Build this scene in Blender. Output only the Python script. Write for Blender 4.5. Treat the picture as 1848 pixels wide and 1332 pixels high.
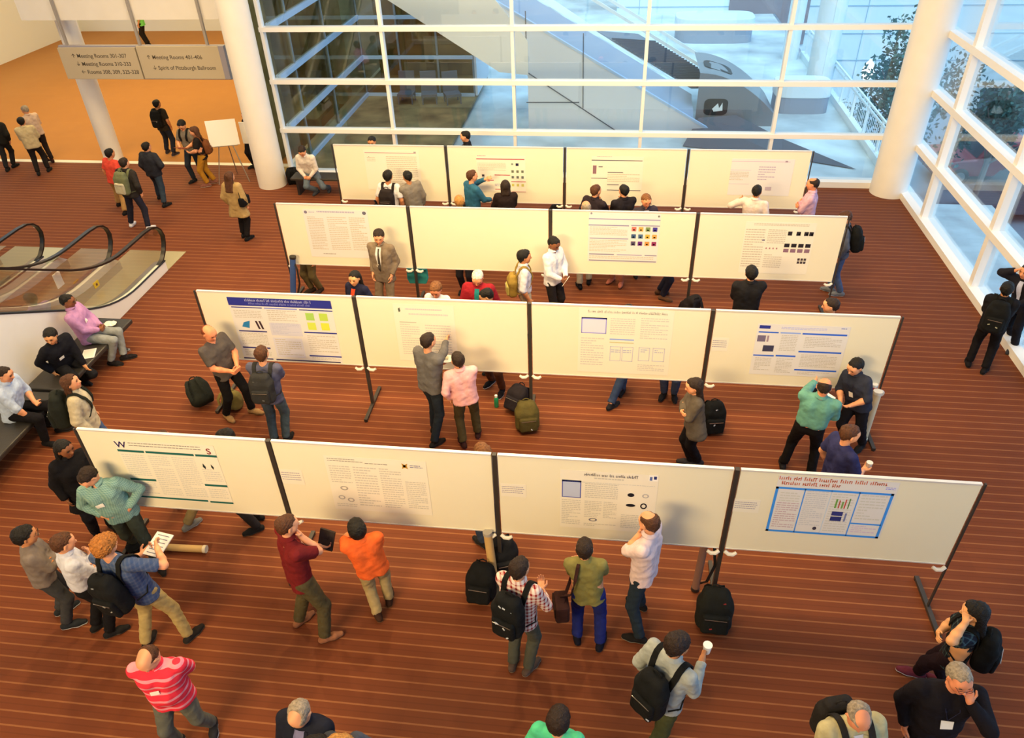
import bpy, bmesh, math, random
import numpy as np
from math import sin, cos, tan, pi, radians, sqrt, floor
from mathutils import Vector, Matrix, Euler
for o in list(bpy.data.objects): bpy.data.objects.remove(o)
S = bpy.context.scene
COL = S.collection
random.seed(7)
# ---------------------------------------------------------------- camera, world, lights, exposure
F = 1367.45; PITCH = .6352; ROLL = .0375; YAW = -.1431; CH = 7.5036
_fw = np.array([sin(YAW)*cos(PITCH), cos(YAW)*cos(PITCH), -sin(PITCH)])
_rt = np.array([cos(YAW), -sin(YAW), 0.0]); _dn = np.cross(_fw, _rt)
_r = cos(ROLL)*_rt + sin(ROLL)*_dn; _d = -sin(ROLL)*_rt + cos(ROLL)*_dn
RM = np.array([_r, _d, _fw]); CAM = np.array([0, 0, CH])
def ray(u, v): return RM.T @ np.array([(u-924)/F, (v-666)/F, 1.0])
def at(u, v, z=0.0):
    d = ray(u, v); return CAM + d*((z-CH)/d[2])
def aty(u, v, Y):
    d = ray(u, v); return CAM + d*(Y/d[1])
def atx(u, v, X):
    d = ray(u, v); return CAM + d*(X/d[0])
cd = bpy.data.cameras.new('camera'); cam = bpy.data.objects.new('camera', cd); COL.objects.link(cam)
cd.sensor_width = 36; cd.lens = F*36/1848; cd.clip_end = 300; cd.clip_start = .05
cam.matrix_world = Matrix(((_r[0], -_d[0], -_fw[0], 0), (_r[1], -_d[1], -_fw[1], 0), (_r[2], -_d[2], -_fw[2], CH), (0, 0, 0, 1)))
S.camera = cam
w = bpy.data.worlds.new('world'); S.world = w; w.use_nodes = True
bg = w.node_tree.nodes['Background']; bg.inputs[1].default_value = 1.0
_wn = w.node_tree; _tc = _wn.nodes.new('ShaderNodeTexCoord'); _sx = _wn.nodes.new('ShaderNodeSeparateXYZ'); _wn.links.new(_tc.outputs['Generated'], _sx.inputs[0])
_rp = _wn.nodes.new('ShaderNodeValToRGB'); _rp.color_ramp.elements[0].position = .45; _rp.color_ramp.elements[1].position = 1.0
_rp.color_ramp.elements[0].color = (.47, .68, .80, 1); _rp.color_ramp.elements[1].color = (1.0, 1.75, 2.6, 1)      # brighter sky towards the right
_mm = _wn.nodes.new('ShaderNodeMath'); _mm.operation = 'MULTIPLY_ADD'; _mm.inputs[1].default_value = .5; _mm.inputs[2].default_value = .5
_wn.links.new(_sx.outputs[0], _mm.inputs[0]); _wn.links.new(_mm.outputs[0], _rp.inputs[0]); _wn.links.new(_rp.outputs[0], bg.inputs[0])
def area(name, loc, aim, sx, sy, power, col, spread=180):
    l = bpy.data.lights.new(name, 'AREA'); l.shape = 'RECTANGLE'; l.size = sx; l.size_y = sy
    l.energy = power; l.color = col; l.spread = radians(spread)
    o = bpy.data.objects.new(name, l); COL.objects.link(o); o.location = loc
    o.rotation_euler = (Vector(aim)-Vector(loc)).to_track_quat('-Z', 'Y').to_euler(); return o
WARM = (1.0, .69, .32)
area('unseen_overhead_light', (-1.5, 12.5, 10.4), (-1.5, 12.5, 0), 7, 4, 950, WARM)
area('unseen_overhead_light', (-1.0, 5.0, 10.4), (-.5, 14.0, 1.0), 6, 1.2, 500, WARM, 95)  # added lamp, tilted forward to brighten the rear board rows
area('board_fill_light', (-5.5, -3.4, 7.6), (-.5, 11.5, 1.6), 6, 2.0, 950, WARM, 120)  # added unseen fill behind the camera, brightens the board faces
area('unseen_overhead_light', (-15, 25, 8.5), (-15, 25, 0), 9, 9, 1250, (1.0, .72, .27))
area('unseen_overhead_light', (-13, 12, 10.4), (-11.5, 13, 0), 4, 6, 680, (1.0, .70, .34))
for i, (x, y, e) in enumerate(((-2.6, 9.2, 1150), (1.6, 9.0, 950), (-6.6, 10.0, 1100), (-9.5, 16.5, 1500), (-1.5, 17.0, 1300))):      # downlights that throw the sharper shadows
    l = bpy.data.lights.new('downlight', 'SPOT'); l.energy = e; l.color = (1, .69, .32); l.spot_size = radians(95); l.spot_blend = .8
    l.shadow_soft_size = .12; o = bpy.data.objects.new('downlight', l); COL.objects.link(o)
    o.location = (x, y, 10.3); o.rotation_euler = (Vector((x-.6, y-4.2, 0))-Vector(o.location)).to_track_quat('-Z', 'Y').to_euler()
sun = bpy.data.lights.new('overcast_sky_glow', 'SUN'); sun.energy = 2.5; sun.color = (.74, .93, 1.0); sun.angle = radians(50)
so = bpy.data.objects.new('overcast_sky_glow', sun); COL.objects.link(so); so.rotation_euler = (radians(27), 0, 0)
vs = S.view_settings; vs.view_transform = 'Standard'; vs.look = 'None'; vs.exposure = 0.0; vs.gamma = 1; vs.use_curve_mapping = False

# ---------------------------------------------------------------- materials
_m = {}
def mat(name, c=(.8, .8, .8), rough=.6, metal=0.0, spec=.4, emit=None, noise=0.0, nscale=20, bump=0.0, bscale=60):
    if name in _m: return _m[name]
    m = bpy.data.materials.new(name); m.use_nodes = True; nt = m.node_tree; b = nt.nodes['Principled BSDF']
    b.inputs['Base Color'].default_value = (*c, 1); b.inputs['Roughness'].default_value = rough
    b.inputs['Metallic'].default_value = metal; b.inputs['Specular IOR Level'].default_value = spec
    if emit:
        b.inputs['Emission Color'].default_value = (*emit[0], 1); b.inputs['Emission Strength'].default_value = emit[1]
    tc = None
    if noise or bump:
        tc = nt.nodes.new('ShaderNodeTexCoord')
    if noise:
        n = nt.nodes.new('ShaderNodeTexNoise'); n.inputs['Scale'].default_value = nscale; n.inputs['Detail'].default_value = 3
        nt.links.new(tc.outputs['Object'], n.inputs['Vector'])
        r = nt.nodes.new('ShaderNodeValToRGB'); e = r.color_ramp.elements
        e[0].position = .3; e[1].position = .7
        e[0].color = (*[x*(1-noise) for x in c], 1); e[1].color = (*[min(1, x*(1+noise)) for x in c], 1)
        nt.links.new(n.outputs['Fac'], r.inputs['Fac']); nt.links.new(r.outputs['Color'], b.inputs['Base Color'])
    if bump:
        n = nt.nodes.new('ShaderNodeTexNoise'); n.inputs['Scale'].default_value = bscale; n.inputs['Detail'].default_value = 2
        nt.links.new(tc.outputs['Object'], n.inputs['Vector'])
        bp = nt.nodes.new('ShaderNodeBump'); bp.inputs['Strength'].default_value = bump; bp.inputs['Distance'].default_value = .02
        nt.links.new(n.outputs['Fac'], bp.inputs['Height']); nt.links.new(bp.outputs['Normal'], b.inputs['Normal'])
    _m[name] = m; return m
def srgb(r, g, b):
    f = lambda x: ((x/255+.055)/1.055)**2.4 if x > 10 else x/255/12.92
    return (f(r), f(g), f(b))
def under_warm(c): return tuple(min(.86, x/y*.88) for x, y in zip(c, (1.0, .90, .70)))
def cloth(c):
    c = tuple(c); k = 'cloth_%d_%d_%d' % c
    return mat(k, under_warm(srgb(*c)), rough=.85, spec=.15, noise=.12, nscale=14, bump=.75, bscale=13)
def math_node(nt, op, a, b=None, c=None):
    n = nt.nodes.new('ShaderNodeMath'); n.operation = op
    for i, x in enumerate((a, b, c)):
        if x is None: continue
        if isinstance(x, (int, float)): n.inputs[i].default_value = x
        else: nt.links.new(x, n.inputs[i])
    return n.outputs[0]
def mix_col(nt, fac, a, b):
    n = nt.nodes.new('ShaderNodeMix'); n.data_type = 'RGBA'
    if isinstance(fac, (int, float)): n.inputs['Factor'].default_value = fac
    else: nt.links.new(fac, n.inputs['Factor'])
    for i, x in ((6, a), (7, b)):
        if isinstance(x, tuple): n.inputs[i].default_value = (*x, 1)
        else: nt.links.new(x, n.inputs[i])
    return n.outputs[2]
def pattern_cloth(name, kind, c1, c2, per=.03, duty=.5, c3=None):
    if name in _m: return _m[name]
    m = mat(name, srgb(*c1), rough=.85, spec=.15, bump=.7, bscale=13); nt = m.node_tree; b = nt.nodes['Principled BSDF']
    tc = nt.nodes.new('ShaderNodeTexCoord'); sp = nt.nodes.new('ShaderNodeSeparateXYZ'); nt.links.new(tc.outputs['Object'], sp.inputs[0])
    def stripe(o, per, duty):
        t = math_node(nt, 'FRACT', math_node(nt, 'DIVIDE', o, per)); return math_node(nt, 'LESS_THAN', t, duty)
    a, c = under_warm(srgb(*c1)), under_warm(srgb(*c2))
    if kind == 'stripe':
        col = mix_col(nt, stripe(sp.outputs[2], per, duty), a, c)
    else:                                                   # plaid / check
        sz = stripe(sp.outputs[2], per, duty); sx = stripe(math_node(nt, 'ADD', sp.outputs[0], math_node(nt, 'MULTIPLY', sp.outputs[1], .8)), per, duty)
        col = mix_col(nt, math_node(nt, 'MULTIPLY', math_node(nt, 'ADD', sz, sx), .5), a, c)
        if c3: 
            both = math_node(nt, 'MULTIPLY', sz, sx); col = mix_col(nt, both, col, under_warm(srgb(*c3)))
    nt.links.new(col, b.inputs['Base Color']); return m
def glass_mat(name, tint=(.93, .97, 1.0), refl=.06):
    if name in _m: return _m[name]
    m = bpy.data.materials.new(name); m.use_nodes = True; nt = m.node_tree; nt.nodes.clear()
    out = nt.nodes.new('ShaderNodeOutputMaterial'); t = nt.nodes.new('ShaderNodeBsdfTransparent'); t.inputs[0].default_value = (*tint, 1)
    g = nt.nodes.new('ShaderNodeBsdfGlossy'); g.inputs['Roughness'].default_value = .02
    fr = nt.nodes.new('ShaderNodeLayerWeight'); fr.inputs[0].default_value = .25
    f = math_node(nt, 'ADD', math_node(nt, 'MULTIPLY', fr.outputs['Fresnel'], .35), refl)
    mx = nt.nodes.new('ShaderNodeMixShader'); nt.links.new(f, mx.inputs[0]); nt.links.new(t.outputs[0], mx.inputs[1]); nt.links.new(g.outputs[0], mx.inputs[2])
    nt.links.new(mx.outputs[0], out.inputs[0]); _m[name] = m; return m

# ---------------------------------------------------------------- mesh helpers
class MB:
    def __init__(s): s.v = []; s.f = []; s.mi = []; s.mats = []
    def _add(s, vs_, fs, m=0):
        n = len(s.v); s.v += [tuple(map(float, p)) for p in vs_]; s.f += [tuple(n+i for i in f) for f in fs]; s.mi += [m]*len(fs); return s
    def box(s, c, d, rot=None, m=0):
        hx, hy, hz = d[0]/2, d[1]/2, d[2]/2
        P = [Vector((x*hx, y*hy, z*hz)) for x in (-1, 1) for y in (-1, 1) for z in (-1, 1)]
        if rot: P = [rot @ p for p in P]
        P = [p+Vector(c) for p in P]
        return s._add(P, [(0, 1, 3, 2), (4, 6, 7, 5), (0, 4, 5, 1), (2, 3, 7, 6), (0, 2, 6, 4), (1, 5, 7, 3)], m)
    def b2(s, lo, hi, m=0):
        return s.box([(a+b)/2 for a, b in zip(lo, hi)], [abs(b-a) for a, b in zip(lo, hi)], m=m)
    def bar(s, a, b, wd, ht, up=(0, 0, 1), m=0):
        a, b = Vector(a), Vector(b); d = b-a; L = d.length; d.normalize(); u = Vector(up)
        x = d.cross(u)
        if x.length < 1e-4: x = d.cross(Vector((0, 1, 0)))
        x.normalize(); u = x.cross(d); R = Matrix((x, d, u)).transposed()
        return s.box((a+b)/2, (wd, L, ht), R, m)
    def tube(s, pts, r, n=8, m=0, cap=True, closed=False):
        pts = [Vector(p) for p in pts]; rs = r if isinstance(r, (list, tuple)) else [r]*len(pts)
        V = []; prev = None
        for i, p in enumerate(pts):
            if closed: d = pts[(i+1) % len(pts)]-pts[i-1]
            else: d = pts[min(i+1, len(pts)-1)]-pts[max(i-1, 0)]
            d.normalize()
            if prev is None:
                x = d.cross(Vector((0, 0, 1)))
                if x.length < 1e-3: x = d.cross(Vector((0, 1, 0)))
            else: x = prev-d*prev.dot(d)
            x.normalize(); prev = x; y = d.cross(x)
            V += [p+(x*cos(2*pi*k/n)+y*sin(2*pi*k/n))*rs[i] for k in range(n)]
        Fs = []; N = len(pts)
        for i in range(N if closed else N-1):
            j = (i+1) % N
            for k in range(n): Fs.append((i*n+k, i*n+(k+1) % n, j*n+(k+1) % n, j*n+k))
        if cap and not closed: Fs += [tuple(range(n))[::-1], tuple((N-1)*n+k for k in range(n))]
        return s._add(V, Fs, m)
    def strip(s, pts, nrm, wd, th, m=0):                       # flat ribbon with thickness following pts; nrm = outward normals
        V = []; pts = [Vector(p) for p in pts]; N = len(pts)
        for i, p in enumerate(pts):
            d = (pts[min(i+1, N-1)]-pts[max(i-1, 0)]).normalized(); n = Vector(nrm[i]); n = (n-d*n.dot(d)).normalized(); x = d.cross(n)
            V += [p+x*wd/2, p-x*wd/2, p-x*wd/2+n*th, p+x*wd/2+n*th]
        Fs = [(i*4+k, i*4+(k+1) % 4, i*4+4+(k+1) % 4, i*4+4+k) for i in range(N-1) for k in range(4)]
        Fs += [(3, 2, 1, 0), tuple((N-1)*4+k for k in range(4))]
        return s._add(V, Fs, m)
    def cyl(s, a, b, r, n=20, m=0, r2=None):
        return s.tube([a, b], [r, r if r2 is None else r2], n, m)
    def prism(s, poly, axis, lo, hi, m=0):                     # poly: 2D pts in the other two axes
        def mk(p, t):
            return {'x': (t, p[0], p[1]), 'y': (p[0], t, p[1]), 'z': (p[0], p[1], t)}[axis]
        n = len(poly); V = [mk(p, lo) for p in poly]+[mk(p, hi) for p in poly]
        Fs = [tuple(range(n))[::-1], tuple(range(n, 2*n))]+[(k, (k+1) % n, n+(k+1) % n, n+k) for k in range(n)]
        return s._add(V, Fs, m)
    def quad(s, P, m=0): return s._add(P, [(0, 1, 2, 3)], m)
    def build(s, name, mats, parent=None, smooth=False, bevel=0, fix=True):
        me = bpy.data.meshes.new(name); me.from_pydata(s.v, [], s.f)
        if not isinstance(mats, (list, tuple)): mats = [mats]
        for m in mats: me.materials.append(m)
        if len(mats) > 1: me.polygons.foreach_set('material_index', s.mi)
        if fix:
            bm = bmesh.new(); bm.from_mesh(me); bmesh.ops.recalc_face_normals(bm, faces=bm.faces); bm.to_mesh(me); bm.free()
        if smooth:
            me.polygons.foreach_set('use_smooth', [True]*len(me.polygons))
            me.set_sharp_from_angle(angle=radians(40))
        o = bpy.data.objects.new(name, me); COL.objects.link(o)
        if parent: o.parent = parent
        if bevel:
            b = o.modifiers.new('bevel', 'BEVEL'); b.width = bevel; b.segments = 2; b.limit_method = 'ANGLE'
        return o
def tag(o, label, cat, group=None, kind=None):
    if label: o['label'] = label
    if cat: o['category'] = cat
    if group: o['group'] = group
    if kind: o['kind'] = kind
    return o
def empty(name, loc, rz=0.0, label=None, cat=None, group=None, kind=None):
    o = bpy.data.objects.new(name, None); o.empty_display_size = .1; COL.objects.link(o)
    o.location = tuple(map(float, loc)); o.rotation_euler = (0, 0, rz)
    return tag(o, label, cat, group, kind)
def struct(o): o['kind'] = 'structure'; return o
def text_obj(name, body, size, m, parent, M, align='LEFT', extrude=.002):
    cu = bpy.data.curves.new(name, 'FONT'); cu.body = body; cu.size = size; cu.align_x = align; cu.extrude = extrude; cu.offset = size*.006
    t = bpy.data.objects.new(name+'_tmp', cu); COL.objects.link(t)
    dg = bpy.context.evaluated_depsgraph_get(); me = bpy.data.meshes.new_from_object(t.evaluated_get(dg))
    bpy.data.objects.remove(t); me.materials.clear(); me.materials.append(m)
    o = bpy.data.objects.new(name, me); COL.objects.link(o); o.parent = parent; o.matrix_local = M; return o
# ---------------------------------------------------------------- carpet
def carpet(name, base, alt, line, per, striped=True):
    m = mat(name, base, rough=.7, spec=.2); nt = m.node_tree; b = nt.nodes['Principled BSDF']; b.inputs['Sheen Weight'].default_value = .03; b.inputs['Sheen Roughness'].default_value = .4
    tc = nt.nodes.new('ShaderNodeTexCoord'); sp = nt.nodes.new('ShaderNodeSeparateXYZ'); nt.links.new(tc.outputs['Object'], sp.inputs[0])
    n = nt.nodes.new('ShaderNodeTexNoise'); n.inputs['Scale'].default_value = 2.2; n.inputs['Detail'].default_value = 6
    nt.links.new(tc.outputs['Object'], n.inputs['Vector'])
    tile = mix_col(nt, math_node(nt, 'MULTIPLY', n.outputs['Fac'], .9), base, alt)
    # carpet squares of slightly different tone
    mp = nt.nodes.new('ShaderNodeVectorMath'); mp.operation = 'FLOOR'
    sc = nt.nodes.new('ShaderNodeVectorMath'); sc.operation = 'SCALE'; sc.inputs['Scale'].default_value = 1.09
    nt.links.new(tc.outputs['Object'], sc.inputs[0]); nt.links.new(sc.outputs[0], mp.inputs[0])
    wn = nt.nodes.new('ShaderNodeTexWhiteNoise'); nt.links.new(mp.outputs[0], wn.inputs[0])
    tile = mix_col(nt, math_node(nt, 'MULTIPLY', wn.outputs['Value'], .35), tile, alt)
    if striped:
        y = math_node(nt, 'ADD', math_node(nt, 'DIVIDE', sp.outputs[1], per), 100.0)
        t = math_node(nt, 'FRACT', y)
        row = math_node(nt, 'FLOOR', y)
        w2 = nt.nodes.new('ShaderNodeTexWhiteNoise'); w2.noise_dimensions = '1D'; nt.links.new(row, w2.inputs['W'])
        tile = mix_col(nt, math_node(nt, 'MULTIPLY', w2.outputs['Value'], .35), tile, alt)
        k = math_node(nt, 'LESS_THAN', t, .12)
        n2 = nt.nodes.new('ShaderNodeTexNoise'); n2.inputs['Scale'].default_value = 9
        nt.links.new(tc.outputs['Object'], n2.inputs['Vector'])
        k = math_node(nt, 'MULTIPLY', k, math_node(nt, 'ADD', math_node(nt, 'MULTIPLY', n2.outputs['Fac'], .5), .55))
        tile = mix_col(nt, k, tile, line)
        dk = math_node(nt, 'MULTIPLY', math_node(nt, 'LESS_THAN', math_node(nt, 'ABSOLUTE', math_node(nt, 'SUBTRACT', t, .56)), .05), .35)
        tile = mix_col(nt, dk, tile, tuple(x*.5 for x in base))
    nt.links.new(tile, b.inputs['Base Color'])
    nb = nt.nodes.new('ShaderNodeTexNoise'); nb.inputs['Scale'].default_value = 180; nt.links.new(tc.outputs['Object'], nb.inputs['Vector'])
    bp = nt.nodes.new('ShaderNodeBump'); bp.inputs['Strength'].default_value = .25; bp.inputs['Distance'].default_value = .006
    nt.links.new(nb.outputs['Fac'], bp.inputs['Height']); nt.links.new(bp.outputs['Normal'], b.inputs['Normal'])
    return m
M_CARPET = carpet('carpet_striped', (.168, .045, .0145), (.118, .030, .011), (.270, .108, .042), .150)
M_CARPET2 = carpet('carpet_plain', (.46, .205, .048), (.40, .17, .04), None, 1, striped=False)
M_WHITE = mat('painted_white', (.80, .78, .74), rough=.5, noise=.02, nscale=3)
M_WALL = mat('wall_paint', (.80, .83, .86), rough=.7)
M_FRAME = mat('white_metal', (.82, .82, .82), rough=.35, spec=.5)
M_STONE = mat('pale_stone', (.75, .72, .62), rough=.4)
M_BLACK = mat('black_metal', (.012, .012, .014), rough=.4, spec=.5)
M_RUBBER = mat('black_rubber', (.012, .010, .010), rough=.3, spec=.5)
M_STEEL = mat('brushed_steel', (.55, .55, .52), rough=.32, metal=.9)
M_GLASS = glass_mat('window_glass')
M_GLASS2 = glass_mat('balustrade_glass', (.90, .93, .85), .05)
# ---------------------------------------------------------------- room shell
GY = 18.10; RX = 6.78; SY = 18.68; WX = -24.1
f = MB(); f.b2((-9.03, -4, -.15), (RX+.1, GY+.1, 0)); f.b2((-24.1, 12.85, -.15), (-9.03, SY, 0)); f.b2((-24.1, -4, -.15), (-9.03, 12.85, 0))
struct(f.build('floor', M_CARPET))
f = MB(); f.b2((-24.1, SY+.18, -.15), (-8.3, 34.2, 0)); struct(f.build('floor', M_CARPET2))
f = MB(); f.b2((-24.1, SY, -.15), (-8.5, SY+.18, .004)); struct(f.build('trim_1', M_STONE))
f = MB(); f.b2((-24.4, -4, 0), (WX, 31.9, 4.4)); f.b2((WX-.3, 31.9, 0), (WX, 34.5, 10.5)); struct(f.build('wall_left', M_WALL))
f = MB(); f.b2((WX, 34.2, 0), (-8.0, 34.5, 10.5)); f.b2((-23.3, 34.14, 1.28), (-8.0, 34.2, 1.31), 0); struct(f.build('wall_back', M_WALL))
f = MB(); f.b2((-8.32, 18.3, 0), (-8.2, 34.2, .25)); f.b2((-9.0, 24.0, 0), (-8.3, 34.2, 10.5)); struct(f.build('wall_wing', M_WALL))
f = MB(); f.b2((-24.1, -4.3, 0), (RX+.2, -4, 11)); struct(f.build('wall_front', M_WALL))
f = MB(); f.b2((-24.3, -4.3, 11), (RX+.2, GY+.2, 11.2)); f.b2((-24.3, GY+.2, 11), (-8.2, 34.5, 11.2)); struct(f.build('ceiling', M_WALL))
# fascia of the upper floor over the opening, with the white stepped edge
f = MB(); f.b2((-14.46, 18.4, 3.72), (-8.9, 18.75, 10.9)); f.b2((-24.1, 18.62, 5.6), (-14.46, 18.75, 10.9)); struct(f.build('trim_2', M_WHITE))
# ---------------------------------------------------------------- glazing: back wall
def glazing(n, axis, fixed, posts, zs, lo, hi, mw=.075, rh=.10, depth=.16, top=10.9):
    def bx(mb, a0, a1, z0, z1, d0, d1):
        if axis == 'x': mb.b2((a0, fixed+d0, z0), (a1, fixed+d1, z1))
        else: mb.b2((fixed+d0, a0, z0), (fixed+d1, a1, z1))
    root = empty('window_%d' % n, (0, 0, 0), kind='structure')
    mu = MB()
    for p in posts: bx(mu, p-mw/2, p+mw/2, .02, top, -depth/2, depth/2)
    mu.build('mullion', M_FRAME, root)
    ra = MB()
    for z in zs: bx(ra, lo, hi, z-rh/2, z+rh/2, -depth*.62, depth*.62)
    ra.build('window_rail', M_FRAME, root)
    si = MB(); bx(si, lo, hi, 0, .14, -.16, .16); si.build('window_sill', M_FRAME, root)
    g = MB(); bx(g, lo, hi, .1, top, .02, .03); g.build('pane', M_GLASS, root)
    return root
ZS = [1.2+1.185*i for i in range(9)]
glazing(1, 'x', GY, [-8.2, -5.34, -2.31, .70, 3.74, 6.72], ZS, -8.25, RX)
glazing(2, 'y', RX+.08, [18.0, 16.15, 13.2, 10.2, 7.2, 4.2, 1.2, -1.8], ZS, -4, GY+.1, mw=.14, rh=.13, depth=.20)
# columns
def column(u, v, r, label, top=10.95):
    p = at(u, v); o = MB(); o.tube([(0, 0, 0), (0, 0, .02), (0, 0, top)], [r, r, r], 40)
    c = o.build('column', M_WHITE, smooth=True); c.location = (p[0], p[1], 0); tag(c, label, 'column'); return c
column(493, 333, .35, 'round white column at the left end of the tall back window')
column(1602, 347, .41, 'round white column in the corner where the two glass walls meet')
c3 = column(206, 286, .25, 'slim white column behind the hanging direction sign', 10.9)
# hanging sign
SG = empty('direction_sign', (-11.5, 18.3, 2.36), 0, 'long beige hanging sign listing the meeting rooms and the ballroom', 'sign')
M_SIGN = mat('sign_beige', (.50, .43, .31), rough=.5); M_SIGNE = mat('sign_edge', (.30, .29, .36), rough=.5); M_TXT = mat('sign_letters', (.10, .085, .07), rough=.6)
f = MB(); f.b2((-2.17, -.06, .02), (-.13, .0, .76)); f.build('sign_panel', M_SIGN, SG)
f = MB(); f.b2((-.09, -.06, .03), (2.02, .0, .79)); f.build('sign_panel', M_SIGN, SG)
f = MB(); f.b2((-2.17, .0, .0), (2.16, .10, .80)); f.b2((2.02, -.06, .03), (2.16, .0, .80)); f.build('sign_frame', M_SIGNE, SG)
for x in (-1.95, -.02, 1.72):
    f = MB(); f.b2((x-.03, .02, .8), (x+.03, .08, 2.0)); f.build('hanger', mat('hanger_grey', (.33, .31, .30), rough=.4), SG)
RTX = Matrix.Rotation(pi/2, 4, 'X')
for x, z, s in ((-1.86, .55, '\u2191 Meeting Rooms 301-307'), (-1.80, .36, '\u2193 Meeting Rooms 310-333'), (-1.74, .17, '\u2190 Rooms 308, 309, 325-328')):
    text_obj('lettering', s, .132, M_TXT, SG, Matrix.Translation((x, -.061, z-.02)) @ RTX)
for x, z, s in ((.12, .50, '\u2191 Meeting Rooms 401-406'), (.20, .25, '\u2193 Spirit of Pittsburgh Ballroom')):
    text_obj('lettering', s, .130, M_TXT, SG, Matrix.Translation((x, -.061, z)) @ RTX)
# ---------------------------------------------------------------- escalators coming up beside the seating
def escalator(x1, wdt, label):
    R0 = empty('escalator', (x1, 12.7, 0), 0, label, 'escalator', 'escalators on the left')
    x0 = x1-wdt; L = 9.5
    def zs(y): return 0.0 if y > -1.0 else (-(y+1.0))*.577      # nosing line, y local (0 = newel)
    def smooth_line(off, y0=.25, lo=-L):                       # line parallel to the travel, offset upwards
        P = []; y = y0
        while y > lo:
            t = y+1.6; z = 0 if t > .8 else ((.8-t)**2*.577/3.2 if t > -.8 else -t*.577)
            P.append((y, z+off)); y -= .25
        return P
    dk = smooth_line(.22)
    for side, xx in ((1, x1-.10), (0, x0)):                    # solid skirts with the outer cladding
        poly = [(p[0], p[1]) for p in dk]+[(dk[-1][0], 0), (.25, 0)]
        f = MB(); f.prism(poly, 'x', xx, xx+.10); f.build('cladding', M_WHITE, R0)
        f = MB(); f.tube([(xx+.05+(.05 if side else -.05), p[0], p[1]+.005) for p in dk], .018, 6); f.build('deck_trim', M_BLACK, R0)
        xi = xx-.0 if side else xx+.10
        f = MB(); n = len(dk)
        ins = -1 if side else 1
        V = [(xi, p[0], p[1]) for p in dk]+[(xi+ins*.16, p[0], p[1]-.04) for p in dk]
        f._add(V, [(i, i+1, n+i+1, n+i) for i in range(n-1)]); V2 = [(xi+ins*.16, p[0], p[1]-.04) for p in dk]+[(xi+ins*.17, p[0], p[1]-.24) for p in dk]
        f._add(V2, [(i, i+1, n+i+1, n+i) for i in range(n-1)]); f.build('skirt_panel', M_STEEL, R0)
        xc = xx+.05
        top = smooth_line(.98, y0=-.05)
        loop = [(.05+.0, .22), (.22, .27), (.36, .38), (.46, .52), (.50, .66), (.46, .80), (.36, .90), (.20, .96)]
        hp = [(xc, p[0], p[1]) for p in loop+top]
        f = MB(); f.strip(hp, [(0, (p[0]-.1), (p[1]-.6)) if i < len(loop) else (0, .3, 1) for i, p in enumerate(loop+top)], .085, .035)
        f.build('handrail', M_RUBBER, R0, smooth=True)
        f = MB(); bot = smooth_line(.22, y0=.2); tp = loop+smooth_line(.96, y0=-.05)
        pts = [(xc, p[0], p[1]) for p in tp]; low = [(xc, min(p[0], .2), dict_z(bot, min(p[0], .2))) for p in tp]
        n = len(pts); f._add(pts+low, [(i, i+1, n+i+1, n+i) for i in range(n-1)]); f.build('glass_panel', M_GLASS2, R0)
    # steps
    f = MB(); y = -1.3
    k = 0
    while y > -L:
        z = max(0, (-(y)-1.6)*.577) if y < -1.6 else 0
        z = round(z/.2)*.2
        f.b2((x0-x1*0+.27, y-.36, z-.2), (x1-.27, y, z+.01)); y -= .36; k += 1
    f.build('step', mat('step_steel', (.25, .25, .24), rough=.4, metal=.7), R0)
    f = MB(); f.b2((x0+.26, -1.36, .0), (x1-.26, -1.26, .02)); f.build('comb_plate', mat('comb', (.75, .72, .62), rough=.4, metal=.3), R0)
    f = MB(); f.b2((x0-.02, -1.3, .0), (x1+.0, 1.06, .008)); f.build('landing_plate', mat('landing_plate', (.52, .49, .33), rough=.35, metal=.55), R0)
    for c in R0.children: c.location.x -= x1
    return R0
def dict_z(bot, y):
    for a, b in zip(bot, bot[1:]):
        if b[0] <= y <= a[0]:
            t = (a[0]-y)/(a[0]-b[0]+1e-9); return a[1]*(1-t)+b[1]*t
    return bot[-1][1]
e1 = escalator(-9.03, 1.28, 'escalator with black handrails and a white side nearest the black benches')
e2 = escalator(-11.76, 1.30, 'escalator with black handrails at the left edge, beyond the first one')
e3 = empty('caution_sign', (-10.05, 12.05, .12), 0, 'small yellow caution sticker on the steel skirt of the near escalator', 'sticker')
f = MB(); f.box((0, 0, .02), (.02, .16, .12)); f.build('yellow_face', mat('caution_yellow', (.8, .6, .02)), e3)
f = MB(); f.box((.0125, 0, .02), (.004, .05, .05)); f.build('black_mark', M_BLACK, e3)
pn = aty(113, 503, 11.0); 
# ---------------------------------------------------------------- benches
M_LEATH = mat('black_leather', (.030, .028, .026), rough=.38, spec=.5, bump=.1, bscale=30)
def bench(xc, y0, y1, label, nap=False):
    r = empty('bench', (xc, (y0+y1)/2, 0), 0, label, 'bench', 'black benches along the escalator')
    L = abs(y1-y0)/2; f = MB(); f.b2((-.33, -L, .37), (.33, L, .45)); f.build('seat', M_LEATH, r, bevel=.02)
    for s in (-1, 1):
        f = MB(); f.b2((-.30, s*(L-.35)-.03, .33), (.30, s*(L-.35)+.03, .37)); f.build('seat_frame', M_BLACK, r)
        for q in (-1, 1):
            f = MB(); f.tube([(q*.05, s*(L-.35), .34), (q*.22, s*(L-.35), .10), (q*.30, s*(L-.35), .015)], .02, 8)
            l = f.build('leg', M_BLACK, r, smooth=True)
            f = MB(); f.cyl((q*.30, s*(L-.35), 0), (q*.30, s*(L-.35), .03), .035, 12); f.build('foot_glide', M_STEEL, l)
    return r
bench(-8.60, 10.42, 8.36, 'black leather bench holding a crumpled napkin, beside the white escalator wall')
bench(-8.60, 8.30, 6.2, 'black leather bench nearest the camera, with the pale blue shirt man')
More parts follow.
